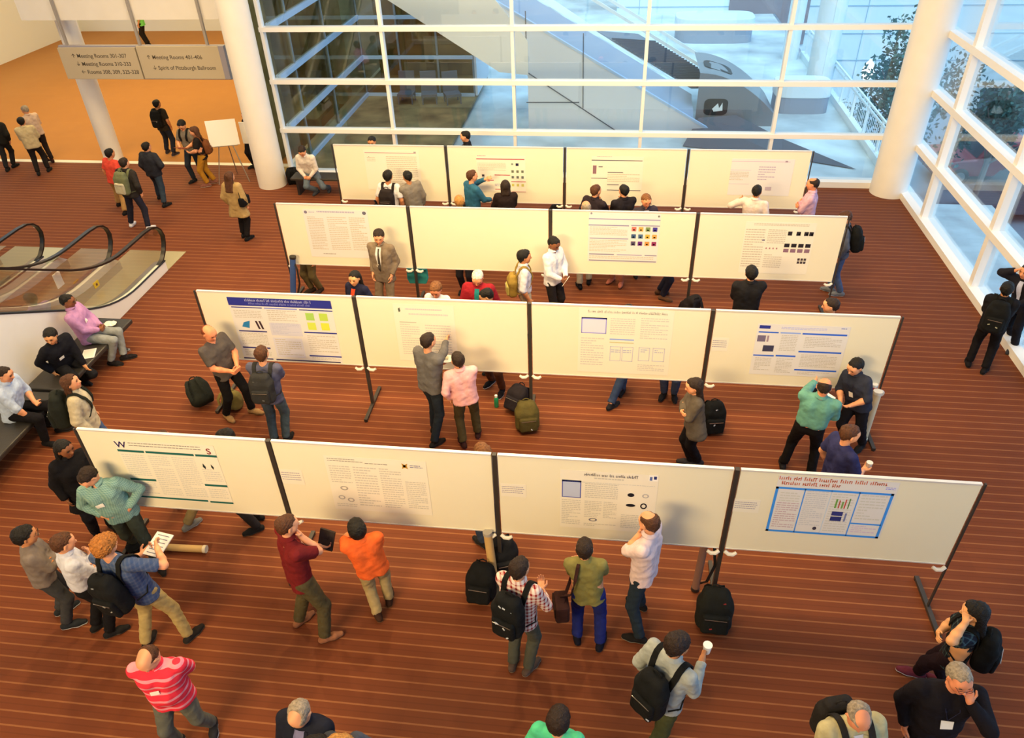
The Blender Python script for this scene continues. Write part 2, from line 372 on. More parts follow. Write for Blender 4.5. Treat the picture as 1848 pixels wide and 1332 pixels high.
np_ = at(200, 585, .46)
f = MB(); rnd = random.Random(3)
V = []; n = 14
for k in range(n):
    a = 2*pi*k/n; rr = .10+.03*rnd.random(); V.append((rr*cos(a), rr*.75*sin(a), .012+.03*rnd.random()))
V.append((0, 0, .035)); V2 = [(x*.8, y*.8, .0) for x, y, z in V[:-1]]
f._add(V+V2, [(k, (k+1) % n, n) for k in range(n)]+[(n+1+k, n+1+(k+1) % n, (k+1) % n, k) for k in range(n)]+[tuple(n+1+k for k in range(n))[::-1]])
o = f.build('napkin', mat('paper_white', (.80, .78, .70), rough=.8)); o.location = (np_[0], np_[1], .452); tag(o, 'crumpled white napkin lying on the end of the black bench', 'napkin')
# window bench the seated man sits on
f = empty('window_bench', (-6.72, 17.05, 0), 0, 'low dark bench against the back window under the seated man', 'bench')
g = MB(); g.b2((-1.0, -.22, .38), (1.1, .22, .44)); g.build('seat', M_LEATH, f, bevel=.015)
for q in (-.85, .95):
    g = MB(); g.b2((q-.03, -.2, 0), (q+.03, .2, .38)); g.build('leg', M_BLACK, f)
# ---------------------------------------------------------------- poster boards
M_BOARD = mat('whiteboard_face', (.80, .765, .61), rough=.42, spec=.35, noise=.01, nscale=2)
M_ALU = mat('aluminium_rail', (.78, .78, .78), rough=.35, metal=.35)
M_POST = mat('post_black', (.035, .030, .028), rough=.45)
M_CLIP = mat('clip_pale', (.72, .70, .64), rough=.3, spec=.5)
RY = [5.87, 8.95, 12.0, 14.95]
RXS = []
for pts, Y in (([(131, 768), (484, 795.7), (892, 820), (1331, 847), (1781.5, 869)], RY[0]), ([(350.5, 525), (638, 532.5), (955, 541), (1288, 557.6), (1629.7, 574)], RY[1]),
               ([(495, 369), (735.4, 370), (993.3, 375), (1260.7, 382.3), (1533, 395)], RY[2]), ([(598.5, 262.7), (803.6, 261.4), (1019.6, 264.6), (1243.6, 267.3), (1469, 273.3)], RY[3])):
    RXS.append([float(aty(u, v, Y)[0]) for u, v in pts])
ZT, ZB = 2.0, .78
BL = [['board with the green-barred poster, front row, left end', 'front row board with the pale four-column poster and gold crest', 'front row board with the ellipse diagram poster', 'front row board with the blue-framed red-titled poster, right end'],
      ['second row board with the navy-bannered poster', 'second row board the grey-sweater man is pointing at', 'second row board with one outlined lavender box on its poster', 'second row board with the blue-barred poster, right end'],
      ['third row board behind the man in the brown suit', 'third row board with no poster on it', 'third row board with the coloured thumbnail grid poster', 'third row board with the black thumbnail poster, right end'],
      ['back row board nearest the seated window man', 'back row board with the crimson-lined poster', 'back row board with the grey-lined poster', 'back row board at the right end with a faint poster']]
for ri in range(4):
    xs = RXS[ri]; Y = RY[ri]
    for i in range(4):
        a, b = xs[i]+.035, xs[i+1]-.035; xc = (a+b)/2; hw = (b-a)/2
        r = empty('poster_board', (xc, Y, ZB), 0, ('cream ' + BL[ri][i]), 'display board', 'poster boards in four rows')
        f = MB(); f.b2((-hw, -.012, .015), (hw, .012, ZT-ZB-.02)); f.build('panel', M_BOARD, r)
        f = MB(); f.b2((-hw, -.018, ZT-ZB-.02), (hw, .018, ZT-ZB)); f.build('top_rail', M_ALU, r)
        f = MB(); f.b2((-hw, -.018, 0), (hw, .018, .015)); f.build('bottom_rail', M_ALU, r)
    for i in range(5):
        x = xs[i]
        end = i in (0, 4)
        rown = ('front', 'second', 'third', 'back')[ri]
        nm = ('left end', 'first joint from the left', 'middle joint', 'first joint from the right', 'right end')[i]
        r = empty('board_stand', (x, Y, 0), 0, 'black T-footed post at the %s of the %s board row' % (nm, rown), 'stand', 'board stands')
        wd = .018 if end else .045
        f = MB(); dy = .014 if end else .026; f.b2((-wd/2, -dy, .05), (wd/2, dy, ZT-.005)); f.build('pole', M_POST, r)
        f = MB(); f.b2((-.025, -.42, .012), (.025, .42, .05)); f.build('foot', M_POST, r)
        for s in (-1, 1):
            f = MB(); f.cyl((0, s*.40, 0), (0, s*.40, .014), .028, 10); f.build('foot_pad', M_BLACK, r)
        for s in (-1, 1):
            if (i == 0 and s < 0) or (i == 4 and s > 0): continue
            f = MB(); f.tube([(s*.03, -.03, ZB-.02), (s*.07, -.05, ZB-.045), (s*.12, -.05, ZB-.05), (s*.16, -.035, ZB-.03)], [.022, .024, .024, .018], 8); f.build('clip', M_CLIP, r, smooth=True)
# ---------------------------------------------------------------- posters
M_PAPER = mat('poster_paper', (.74, .74, .76), rough=.45, spec=.4); M_PAPW = mat('poster_paper_warm', (.82, .79, .69), rough=.45)
_ref = [(238, 212, 150)]
def ink(c, k=None):
    ref = srgb(*_ref[0]); q = srgb(*c); v = tuple(min(.9, max(x, .004)/y*z) for x, y, z in zip(q, ref, (.82, .80, .74)))
    return mat('ink_%d_%d_%d_%d' % (*c, _ref[0][2]), v, rough=.6)
def poster(ri, quadpx, label, items, paper=M_PAPER, z_add=0):
    """quadpx = (left,top,right,bottom) pixel samples as two corner points; items in unit coords (u right, v down)"""
    Y = RY[ri]-.014; _ref[0] = ((240, 216, 158), (245, 222, 160), (252, 238, 184), (253, 240, 188))[ri]
    (u0, v0), (u1, v1), (u2, v2) = quadpx                     # top-left, top-right, bottom-left
    A, B, Cc = aty(u0, v0, Y), aty(u1, v1, Y), aty(u2, v2, Y)
    x0, x1 = A[0], B[0]; zt = (A[2]+B[2])/2; zb = Cc[2]
    W, H = x1-x0, zt-zb
    r = empty('poster', (x0, Y, zt), 0, label, 'poster', 'research posters')
    f = MB(); f.b2((0, -.0015, -H), (W, .0, 0)); f.build('sheet', paper, r)
    rn = random.Random(int(u0*7+v0)); parts = {}; cur = [0]
    def q(key, color, a, b, c, d, lay=1, curved=None):
        kk = (key, tuple(color), lay, cur[0]); f, _ = parts.setdefault(kk, (MB(), color))
        y = -.0017-.0008*lay
        f.quad([(a*W, y, -d*H), (c*W, y, -d*H), (c*W, y, -b*H), (a*W, y, -b*H)])
    for it in items:
        k = it[0]; cur[0] += 1
        if k == 'bar': q('heading_bar', it[1], *it[2], lay=2)
        elif k == 'box': q('panel_box', it[1], *it[2], lay=1)
        elif k == 'fig': q('figure', it[1], *it[2], lay=3)
        elif k == 'frame':
            a, b, c, d = it[2]; t = it[3]; tw = t*H/W
            q('frame_line', it[1], a, b, c, b+t, 2); q('frame_line', it[1], a, d-t, c, d, 2); q('frame_line', it[1], a, b, a+tw, d, 2); q('frame_line', it[1], c-tw, b, c, d, 2)
        elif k == 'text':                                      # rows of word-length strokes
            a, b, c, d = it[2]; n = it[3]; hh = (d-b)/n*(it[4] if len(it) > 4 else .4)
            for i in range(n):
                y = b+(d-b)*i/n; x = a
                end = c if rn.random() < .8 else a+(c-a)*rn.uniform(.3, .9)
                while x < end-.004:
                    wl = min(rn.uniform(.010, .034)*1.3, end-x); q('text_lines', it[1], x, y, x+wl, y+hh, 2); x += wl+.006
        elif k == 'title':                                     # a line of small letter strokes
            a, b, c, d = it[2]; x = a; lw = (d-b)*H/W*.42
            while x < c:
                for _ in range(rn.randint(2, 10)):
                    t = rn.random(); top = b if t < .35 else b+(d-b)*.3; q('text_lines', it[1], x, top, x+lw*.38, d, 4)
                    if rn.random() < .6: yy = rn.choice((top, b+(d-b)*.55, d-(d-b)*.18)); q('text_lines', it[1], x, yy, x+lw*.8, yy+(d-b)*.18, 4)
                    x += lw
                    if x > c: break
                x += lw*.9
        elif k == 'ell':
            a, b, c, d = it[2]; f, _ = parts.setdefault(('figure', tuple(it[1]), 3, cur[0]), (MB(), it[1])); n = 20; y = -.004
            P = [((a+c)/2*W+(c-a)/2*W*cos(t*2*pi/n), y, -((b+d)/2*H)+(d-b)/2*H*sin(t*2*pi/n)) for t in range(n)]
            if len(it) > 3:
                Q = [((a+c)/2*W+(c-a)/2*W*.6*cos(t*2*pi/n), y, -((b+d)/2*H)+(d-b)/2*H*.6*sin(t*2*pi/n)) for t in range(n)]
                f._add(P+Q, [(i, (i+1) % n, n+(i+1) % n, n+i) for i in range(n)])
            else: f._add(P, [tuple(range(n))])
        elif k == 'let':
            text_obj('logo_letter', it[2], it[4]*H, ink(it[1]), r, Matrix.Translation((it[3][0]*W, -.003, -it[3][1]*H)) @ RTX)
        elif k == 'poly':
            f, _ = parts.setdefault(('logo', tuple(it[1]), 3, cur[0]), (MB(), it[1])); f._add([(x*W, -.0041, -y*H) for x, y in it[2]], [tuple(range(len(it[2])))])
    for (key, c, lay, _i), (f, _) in parts.items(): f.build(key, ink(c), r, fix=False)
    return r
G = (140, 124, 92); LG = (212, 194, 144); FT = (203, 184, 134)
# front row
gr = (20, 88, 62)
poster(0, ((203, 792), (385, 806), (252, 898)), 'white poster with dark green heading bars and a purple letter at its top left',
  [('let', (40, 20, 60), 'W', (.0, .12), .14), ('let', (130, 20, 30), 'S', (.91, .14), .13), ('text', G, (.14, .03, .86, .11), 2, .3),
   ('bar', gr, (0, .155, .27, .19)), ('bar', gr, (.285, .155, .77, .19)), ('bar', gr, (.785, .155, 1, .19)),
   ('text', LG, (.02, .23, .25, .60), 11), ('text', LG, (.29, .23, .5, .92), 20), ('text', LG, (.53, .23, .76, .92), 20), ('text', LG, (.80, .40, .98, .62), 6),
   ('bar', gr, (0, .64, .27, .675)), ('bar', gr, (.77, .66, 1, .695)), ('bar', gr, (.0, .955, .74, .985)), ('bar', gr, (.76, .965, 1, .995)), ('text', LG, (.02, .7, .25, .92), 6), ('text', LG, (.79, .74, .98, .92), 5),
   ('poly', (30, 40, 30), ((.83, .30), (.85, .36), (.84, .40), (.82, .36))), ('poly', (30, 40, 30), ((.91, .31), (.93, .36), (.92, .40), (.905, .36)))], M_PAPW)
poster(0, ((583, 822), (768, 833), (608, 918)), 'pale four-column poster with a small gold crest at its top right',
  [('text', G, (.03, .04, .38, .11), 2, .3), ('text', G, (.40, .09, .62, .13), 1, .3), ('text', FT, (.03, .17, .24, .50), 8), ('text', FT, (.27, .17, .50, .92), 16), ('text', FT, (.53, .17, .74, .92), 18), ('text', FT, (.77, .38, .97, .9), 14),
   ('poly', (190, 130, 30), ((.76, .05), (.79, .08), (.82, .05), (.81, .10), (.82, .15), (.79, .13), (.76, .15), (.77, .10))), ('poly', (50, 40, 20), ((.775, .08), (.80, .08), (.80, .12), (.775, .12))),
   ('text', (90, 90, 110), (.84, .08, .96, .14), 2), ('ell', (172, 154, 112), (.10, .54, .18, .62), 1), ('ell', (178, 160, 118), (.06, .72, .13, .80), 1), ('ell', (178, 160, 118), (.15, .76, .22, .84), 1), ('text', FT, (.03, .88, .24, .95), 2)], M_PAPW)
poster(0, ((1011, 848), (1190, 857), (1010, 950)), 'white poster with black ellipse diagrams and a grey outlined box',
  [('title', (95, 84, 75), (.25, .03, .78, .075)), ('text', FT, (.35, .10, .65, .14), 1, .5), ('text', LG, (.03, .18, .97, .20), 1, .5), ('box', (188, 182, 160), (.02, .165, .22, .46)), ('frame', (90, 90, 130), (.02, .165, .22, .46), .012), ('bar', (70, 75, 120), (.02, .165, .22, .195)),
   ('text', FT, (.26, .20, .60, .46), 8), ('text', FT, (.02, .50, .22, .95), 14), ('text', FT, (.26, .50, .44, .80), 10), ('text', FT, (.46, .50, .60, .80), 10), ('text', FT, (.26, .9, .6, .96), 2), ('text', FT, (.65, .7, .95, .95), 8),
   ('ell', (15, 15, 20), (.70, .32, .77, .385)), ('ell', (185, 168, 130), (.85, .32, .92, .39), 1), ('ell', (15, 15, 20), (.69, .505, .79, .555)), ('ell', (20, 20, 25), (.84, .48, .91, .58), 1),
   ('ell', (120, 110, 95), (.31, .80, .40, .86), 1), ('box', (250, 250, 245), (.90, .0, .99, .10)), ('bar', (30, 40, 80), (.95, .02, .98, .07)), ('bar', (90, 100, 120), (.91, .03, .935, .09))], M_PAPW)
bl = (60, 135, 200)
poster(0, ((1406, 857), (1625, 872), (1388, 958)), 'poster with an orange-red title and a blue frame of four columns',
  [('title', (205, 82, 38), (.01, .005, .90, .065)), ('title', (205, 82, 38), (.04, .085, .52, .145)), ('text', (150, 140, 190), (.90, .09, .98, .14), 2, .4),
   ('frame', bl, (.0, .19, .985, 1.0), .034), ('bar', bl, (.245, .2, .255, .99)), ('bar', (190, 200, 205), (.47, .2, .475, .99)), ('bar', bl, (.70, .2, .71, .99)), ('bar', bl, (.71, .74, .97, .765)),
   ('text', LG, (.05, .28, .22, .46), 4), ('text', (200, 160, 130), (.04, .46, .23, .93), 12), ('text', (205, 190, 150), (.27, .23, .45, .86), 18), ('text', LG, (.49, .25, .68, .95), 16), ('text', LG, (.73, .24, .94, .7), 9), ('text', (215, 180, 160), (.73, .79, .94, .93), 4),
   ('fig', (110, 150, 50), (.53, .34, .545, .50)), ('fig', (190, 60, 40), (.56, .36, .57, .50)), ('fig', (120, 150, 60), (.585, .38, .60, .50)), ('fig', (200, 60, 40), (.61, .34, .62, .50)), ('fig', (90, 130, 50), (.64, .32, .65, .50)),
   ('fig', (50, 50, 90), (.525, .56, .62, .635)), ('fig', (40, 45, 85), (.525, .65, .62, .73)), ('fig', (120, 120, 130), (.64, .58, .655, .73)), ('ell', (60, 50, 50), (.40, .86, .435, .92))], M_PAPER)
# second row
nv = (38, 44, 105)
poster(1, ((409, 537.5), (596, 541), (441, 647)), 'poster with a navy title banner and four green and yellow heat maps',
  [('bar', nv, (0, 0, 1, .125)), ('title', (190, 180, 165), (.17, .015, .8, .055)), ('title', (150, 145, 160), (.2, .07, .8, .10)), ('bar', nv, (.02, .145, .32, .16)), ('bar', (120, 125, 165), (.34, .145, .66, .16)), ('bar', nv, (.68, .15, 1, .165)),
   ('text', FT, (.03, .2, .3, .33), 5), ('text', FT, (.36, .18, .64, .36), 6), ('box', (215, 200, 165), (.35, .38, .66, .58)), ('text', (195, 185, 160), (.37, .38, .64, .56), 8), ('box', (222, 206, 168), (.35, .62, .64, .94)), ('text', FT, (.37, .64, .62, .92), 8),
   ('poly', (40, 120, 135), ((.10, .39), (.165, .36), (.145, .48), (.075, .46))), ('poly', (60, 30, 30), ((.215, .36), (.235, .36), (.255, .49), (.235, .49))), ('poly', (60, 30, 30), ((.25, .36), (.27, .36), (.29, .49), (.27, .49))),
   ('bar', (55, 50, 90), (.03, .52, .31, .54)), ('text', FT, (.03, .56, .3, .76), 8), ('bar', (55, 50, 90), (.02, .79, .30, .815)), ('text', FT, (.03, .84, .3, .95), 4), ('bar', (50, 48, 75), (-.0, .975, .30, .995)), ('bar', (50, 48, 75), (.33, .978, .98, .998)),
   ('fig', (170, 200, 70), (.73, .20, .81, .315)), ('ell', (40, 150, 120), (.745, .20, .775, .25)), ('ell', (230, 170, 60), (.75, .27, .78, .31)), ('fig', (190, 205, 60), (.86, .20, .94, .315)), ('fig', (215, 215, 60), (.73, .35, .81, .465)), ('fig', (225, 215, 50), (.86, .35, .94, .465)),
   ('bar', nv, (.68, .50, 1, .52)), ('text', FT, (.7, .56, .98, .84), 9), ('bar', nv, (.68, .885, 1, .905)), ('text', FT, (.7, .92, .98, .965), 2)])
poster(1, ((708, 549), (818, 551), (728, 650)), 'faint poster behind the raised hand of the grey-sweater man',
  [('poly', (90, 90, 60), ((.08, .08), (.11, .06), (.12, .12), (.09, .14))), ('text', (210, 185, 150), (.2, .07, .8, .11), 1, .5), ('text', (220, 195, 150), (.25, .15, .9, .2), 1, .5), ('bar', (195, 180, 130), (.08, .30, .36, .315)), ('text', LG, (.08, .34, .4, .9), 14), ('text', LG, (.5, .34, .92, .9), 12)], M_PAPW)
poster(1, ((1045, 552), (1218, 564), (1040, 670)), 'pale poster with one lavender outlined box at its top left',
  [('title', (165, 150, 115), (.1, .03, .92, .065)), ('box', (225, 210, 195), (.03, .14, .30, .38)), ('frame', (150, 140, 170), (.03, .14, .30, .38), .012), ('bar', (125, 115, 165), (.03, .14, .30, .165)),
   ('text', LG, (.34, .14, .60, .40), 8), ('bar', (150, 165, 185), (.34, .45, .60, .47)), ('bar', (210, 190, 110), (.34, .50, .60, .515)), ('text', LG, (.66, .12, .95, .45), 10), ('text', LG, (.03, .45, .28, .9), 12),
   ('text', (180, 175, 155), (.36, .62, .46, .68), 2), ('text', (180, 175, 155), (.49, .62, .58, .68), 2), ('frame', (200, 188, 160), (.35, .57, .47, .80), .008), ('frame', (200, 188, 160), (.48, .57, .60, .80), .008), ('frame', (200, 188, 160), (.66, .57, .78, .78), .008), ('frame', (200, 188, 160), (.81, .57, .94, .78), .008),
   ('text', (180, 175, 155), (.68, .60, .76, .66), 2), ('text', (180, 175, 155), (.83, .60, .92, .66), 2), ('text', LG, (.66, .84, .95, .95), 4)], M_PAPW)
bb = (45, 95, 160)
poster(1, ((1369, 582), (1536, 592), (1362, 675)), 'white poster with blue heading bars next to the man in navy',
  [('bar', (45, 50, 105), (.02, .03, .14, .09)), ('text', (190, 180, 175), (.26, .05, .75, .10), 2, .4), ('text', (140, 140, 150), (.9, .03, .97, .07), 1), ('bar', bb, (.02, .145, .24, .17)), ('bar', (150, 165, 175), (.26, .145, .48, .17)), ('bar', bb, (.50, .145, .98, .175)),
   ('fig', (120, 100, 95), (.02, .22, .11, .34)), ('fig', (165, 130, 110), (.125, .22, .145, .34)), ('fig', (60, 55, 60), (.10, .41, .22, .53)), ('text', FT, (.28, .2, .46, .52), 10), ('text', FT, (.54, .22, .94, .44), 7), ('bar', bb, (.5, .49, .97, .52)), ('bar', bb, (.01, .60, .24, .625)), ('bar', bb, (.26, .59, .48, .62)),
   ('text', FT, (.04, .66, .22, .92), 9), ('text', FT, (.28, .66, .46, .96), 10), ('text', FT, (.54, .56, .94, .82), 9), ('bar', bb, (.5, .855, .97, .885)), ('text', FT, (.54, .91, .9, .97), 3)])
# third row
poster(2, ((545, 377), (662, 380), (566, 463)), 'faint poster with two small round seals beside the brown suit man',
  [('ell', (130, 120, 120), (.02, .03, .07, .09)), ('text', (180, 170, 170), (.09, .05, .18, .09), 1), ('text', (190, 180, 170), (.22, .03, .8, .08), 1, .6), ('ell', (110, 105, 100), (.92, .02, .98, .09)), ('text', LG, (.05, .15, .3, .85), 20), ('text', LG, (.36, .15, .66, .85), 18), ('text', LG, (.7, .15, .95, .85), 18), ('text', G, (.2, .92, .4, .95), 1)], M_PAPER)
GRID = []
cc = [[(225, 120, 90), (225, 170, 70), (130, 150, 80), (70, 60, 130)], [(60, 90, 110), (80, 110, 120), (220, 180, 60), (225, 165, 70)], [(90, 80, 90), (110, 50, 110), (225, 150, 60), (150, 50, 80)]]
for r_ in range(3):
    for c_ in range(4):
        a = .61+.098*c_; b = .27+.145*r_
        GRID.append(('fig', cc[r_][c_], (a, b, a+.065, b+.085))); GRID.append(('fig', (235, 225, 190), (a+.02, b+.045, a+.045, b+.07)))
poster(2, ((1063, 382), (1193, 387), (1058, 471)), 'white poster with grey heading bars and a three by four grid of coloured thumbnails',
  [('ell', (150, 140, 130), (.02, .0, .05, .04)), ('ell', (130, 125, 100), (.96, .03, .99, .07)), ('bar', (165, 155, 160), (.0, .115, 1, .135)), ('bar', (150, 140, 150), (.0, .24, .57, .26)), ('text', LG, (.02, .28, .55, .46), 7), ('bar', (165, 155, 155), (.02, .505, .57, .525)), ('text', LG, (.02, .55, .55, .80), 8),
   ('bar', (140, 130, 135), (.02, .835, .38, .855)), ('bar', (175, 165, 165), (.42, .835, .78, .855)), ('bar', (160, 150, 145), (.82, .835, .99, .855)), ('text', LG, (.02, .88, .95, .95), 2), ('bar', (140, 130, 130), (.02, .965, .99, .985)), ('bar', (160, 150, 150), (.6, .23, 1, .25))]+GRID)
BK = (35, 28, 28); RB = (150, 110, 105)
its = [('text', LG, (.12, .03, .9, .08), 2, .5), ('text', LG, (.02, .14, .3, .9), 16), ('text', LG, (.34, .14, .6, .42), 8), ('text', LG, (.34, .62, .6, .9), 7)]
for k, a in enumerate((.62, .74, .85, .92)): its.append(('fig', BK, (a, .17, a+.06, .245))); its.append(('fig', (225, 215, 190), (a+.03, .205, a+.05, .235))) if k else None
for k in range(4): a = .60+.10*k; its += [('fig', BK, (a, .40, a+.075, .47)), ('fig', RB, (a, .50, a+.075, .57))]
for k in range(4): its.append(('fig', (190, 130, 110), (.34+.05*k, .485, .36+.05*k, .515)))
for k in range(3):
    for j in range(2): a = .83+.045*k; b = .68+.06*j; its.append(('fig', (70, 55, 50), (a, b, a+.035, b+.045)))
its.append(('fig', (130, 120, 110), (.27, .33, .31, .36)))
poster(2, ((1347, 398), (1475, 404), (1343, 492)), 'pale poster with rows of small black thumbnails near the right end', its, M_PAPW)
# back row
poster(3, ((655, 270), (755, 272), (664, 342)), 'faint poster with one reddish line behind the two men pointing', [('bar', (205, 150, 130), (.02, .06, .95, .075)), ('fig', (170, 150, 130), (.91, .03, .95, .07)), ('text', LG, (.05, .18, .2, .3), 3), ('text', LG, (.4, .15, .95, .9), 16), ('text', (150, 130, 110), (.08, .16, .12, .2), 1)], M_PAPW)
cr = (190, 50, 65)
its = [('text', (190, 130, 130), (.02, .0, .2, .04), 1), ('bar', cr, (.0, .08, .98, .105)), ('text', LG, (.02, .2, .6, .42), 7), ('bar', cr, (.36, .52, .68, .54)), ('bar', cr, (0, .67, .34, .69)), ('text', (120, 120, 150), (.36, .78, .5, .86), 3), ('bar', cr, (.36, .92, .56, .94)), ('bar', cr, (.7, .70, 1, .72)), ('bar', cr, (.7, .99, 1, 1.0)), ('fig', (60, 40, 50), (.10, .52, .15, .58)), ('fig', (35, 35, 60), (.80, .20, .86, .27)), ('fig', (140, 150, 110), (.71, .2, .75, .25))]
for k in range(3):
    for j, c in enumerate(((110, 115, 80), (105, 110, 90), (210, 200, 90))): a = .71+.1*k; b = (.39, .55, .77)[j]; its.append(('fig', c, (a, b, a+.05, b+.07)))
poster(3, ((859, 280), (948, 282), (862, 345)), 'poster with crimson lines and small olive thumbnails', its, M_PAPW)
dg = (110, 105, 95)
poster(3, ((1068, 280), (1162, 285), (1066, 344)), 'poster with dark grey text lines and a reddish stacked figure', [('text', (170, 160, 150), (.1, -.0, .4, .03), 1), ('bar', dg, (.0, .10, .98, .125)), ('fig', (150, 110, 100), (.03, .26, .10, .5)), ('fig', dg, (.14, .28, .22, .31)), ('bar', dg, (.32, .44, .62, .465)), ('bar', dg, (.0, .62, .32, .64)), ('bar', dg, (.32, .80, .55, .82)), ('bar', dg, (.32, .96, .98, .98)), ('text', LG, (.32, .5, .95, .75), 5)], M_PAPW)
poster(3, ((1322, 283), (1435, 291), (1325, 352)), 'faint pinkish poster on the last back row board', [('bar', (225, 190, 175), (.0, .06, .93, .075)), ('fig', (170, 140, 130), (.85, .04, .89, .08)), ('bar', (215, 195, 180), (0, .3, .33, .31)), ('bar', (215, 195, 180), (0, .68, .33, .69)), ('text', (200, 180, 170), (.45, .2, .72, .6), 6), ('text', LG, (.0, .35, .3, .6), 6), ('fig', (200, 180, 160), (.6, .75, .7, .85))], M_PAPER)
def notice(ri, p0, p1, label, n=4):
    Y = RY[ri]-.014; A = aty(*p0, Y); B = aty(*p1, Y); W = B[0]-A[0]; H = A[2]-B[2]
    r = empty('paper_notice', (A[0], Y, A[2]), 0, label, 'notice', 'small paper notices'); f = MB(); f.b2((0, -.001, -H), (W, 0, 0)); f.build('sheet', M_PAPW, r)
    f = MB(); rn = random.Random(int(p0[0]))
    for i in range(n):
        x = .05*W
        while x < W*.85: wl = rn.uniform(.03, .09)*W; f.quad([(x, -.002, -H*(.2+.15*i)-H*.05), (x+wl, -.002, -H*(.2+.15*i)-H*.05), (x+wl, -.002, -H*(.2+.15*i)), (x, -.002, -H*(.2+.15*i))]); x += wl+.015*W
    f.build('text_lines', ink((170, 160, 150)), r, fix=False)
notice(0, (503, 846), (551, 875), 'small paper notice at the left edge of the gold crest poster board')
notice(0, (903, 872), (950, 898), 'small paper notice at the left edge of the ellipse poster board')
notice(0, (1326, 900), (1368, 926), 'small paper notice at the left edge of the blue-framed poster board')
notice(1, (1286, 609), (1312, 634), 'small paper notice at the left edge of the blue-barred poster board')
# ---------------------------------------------------------------- outside the back window
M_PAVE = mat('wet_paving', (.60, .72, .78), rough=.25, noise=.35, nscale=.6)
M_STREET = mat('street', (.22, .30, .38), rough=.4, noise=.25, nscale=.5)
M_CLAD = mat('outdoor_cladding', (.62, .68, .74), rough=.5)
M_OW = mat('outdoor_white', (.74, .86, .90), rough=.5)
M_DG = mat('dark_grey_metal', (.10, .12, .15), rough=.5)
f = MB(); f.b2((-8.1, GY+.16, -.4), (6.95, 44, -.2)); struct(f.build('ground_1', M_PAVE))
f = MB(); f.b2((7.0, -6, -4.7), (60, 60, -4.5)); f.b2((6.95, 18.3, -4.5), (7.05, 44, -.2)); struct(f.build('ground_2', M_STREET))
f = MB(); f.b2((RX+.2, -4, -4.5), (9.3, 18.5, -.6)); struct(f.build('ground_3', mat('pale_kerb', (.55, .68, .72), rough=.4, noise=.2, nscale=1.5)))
# glass wing across the court
wg = empty('glass_wing', (-8.14, 18.3, 0), 0, 'glass-walled wing with pale blue rails beyond the left end of the back window', 'building')
MBL = mat('pale_blue_metal', (.42, .58, .78), rough=.4); MOL = mat('olive_interior', (.24, .18, .075), rough=.7, noise=.5, nscale=1.2)
f = MB()
for z in (0.02, 1.2, 2.4, 3.58, 4.77): f.b2((-.05, 0, z-.07), (.07, 6.7, z+.07)); f.b2((-.05, 6.65, z-.05), (3.65, 6.77, z+.05))
f.build('wing_rail', MBL, wg)
f = MB()
for y in (1.1, 3.6, 6.7): f.b2((-.03, y-.035, 0), (.04, y+.035, 6.2))
for x in (1.25, 2.5, 3.65): f.b2((x-.03, 6.68, 0), (x+.03, 6.74, 6.2))
f.build('wing_mullion', mat('dull_blue_metal', (.16, .22, .26), rough=.4), wg)
f = MB(); f.b2((.0, 0, 0), (.01, 6.7, 6.2)); f.b2((0, 6.70, 0), (3.65, 6.71, 6.2)); f.build('pane', glass_mat('wing_glass', (.86, .82, .66), .06), wg)
f = MB(); f.b2((-.85, 0.6, -.1), (-.75, 9.2, 6.2)); f.b2((-.75, 9.1, -.1), (3.7, 9.2, 6.2)); f.b2((-.75, 0.0, -.12), (3.7, 9.2, -.02)); f.build('interior_backdrop', MOL, wg)  # added opaque backdrop, coloured like the dim interior behind tinted glass
for k, (x, y) in enumerate(((-.45, 2.0), (-.4, 3.0), (-.35, 4.6), (.4, 7.6), (1.2, 7.4), (2.2, 7.9))):
    f = MB(); f.cyl((x, y, 0), (x, y, 6), .10, 12); f.build('light_column', mat('olive_light_column', (.26, .25, .13), rough=.6), wg, smooth=True)  # paler olive columns standing in for vertical lights inside the wing
f = MB(); f.b2((3.65, 6.7, 0), (3.75, 9.2, 6.2)); f.build('end_panel', M_CLAD, wg)
for k in range(3):
    p = (-6.6+k*.75, 24.3, -.2); r = empty('chair', p, .2*k, 'dark chair on the paving before the far wing glass, %s' % ('leftmost', 'middle one', 'rightmost')[k], 'chair', 'chairs in the glass wing')
    f = MB(); f.b2((-.25, -.25, .42), (.25, .25, .5)); f.build('seat', M_DG, r); f = MB(); f.b2((-.25, .2, .5), (.25, .27, 1.1)); f.build('backrest', M_DG, r)
    for sx in (-.22, .22):
        for sy in (-.22, .22): f = MB(); f.b2((sx-.02, sy-.02, -.02), (sx+.02, sy+.02, .42)); f.build('leg', M_DG, r)
# outdoor escalator under a cloth cover
oe = empty('outdoor_escalator', (0, 22, -.2), 0, 'grey covered escalator sloping down to the right outside the back window', 'escalator')
def L3(p): return (p[0], p[1]-22, p[2]+.2)
def P2(u, v, Y): q = aty(u, v, Y); return (q[0], q[2]+.2)
up = [P2(887, 0, 22), P2(1272, 231, 22)]
sl = (up[1][1]-up[0][1])/(up[1][0]-up[0][0])
def slope_z(x): return up[0][1]+(x-up[0][0])*sl
f = MB(); xl = -9.5; lowx = up[1][0]+.2
f.prism([(-3.9, slope_z(-3.9)), (lowx, max(0.0, slope_z(lowx))), (lowx, 0), (-2.4, 0), (-2.4, 1.65)], 'y', -.05, .05); f.build('side_panel', M_CLAD, oe)
f = MB(); f.prism([(-7.5, 6.1), (-3.3, 3.72), (-2.38, 2.6), (-2.38, 1.70), (-3.2, 1.78), (-6.2, 3.67), (-7.6, 4.5)], 'y', -.10, -.05); f.build('upper_cladding', mat('warm_cladding', (.80, .80, .74), rough=.5), oe)
f = MB()
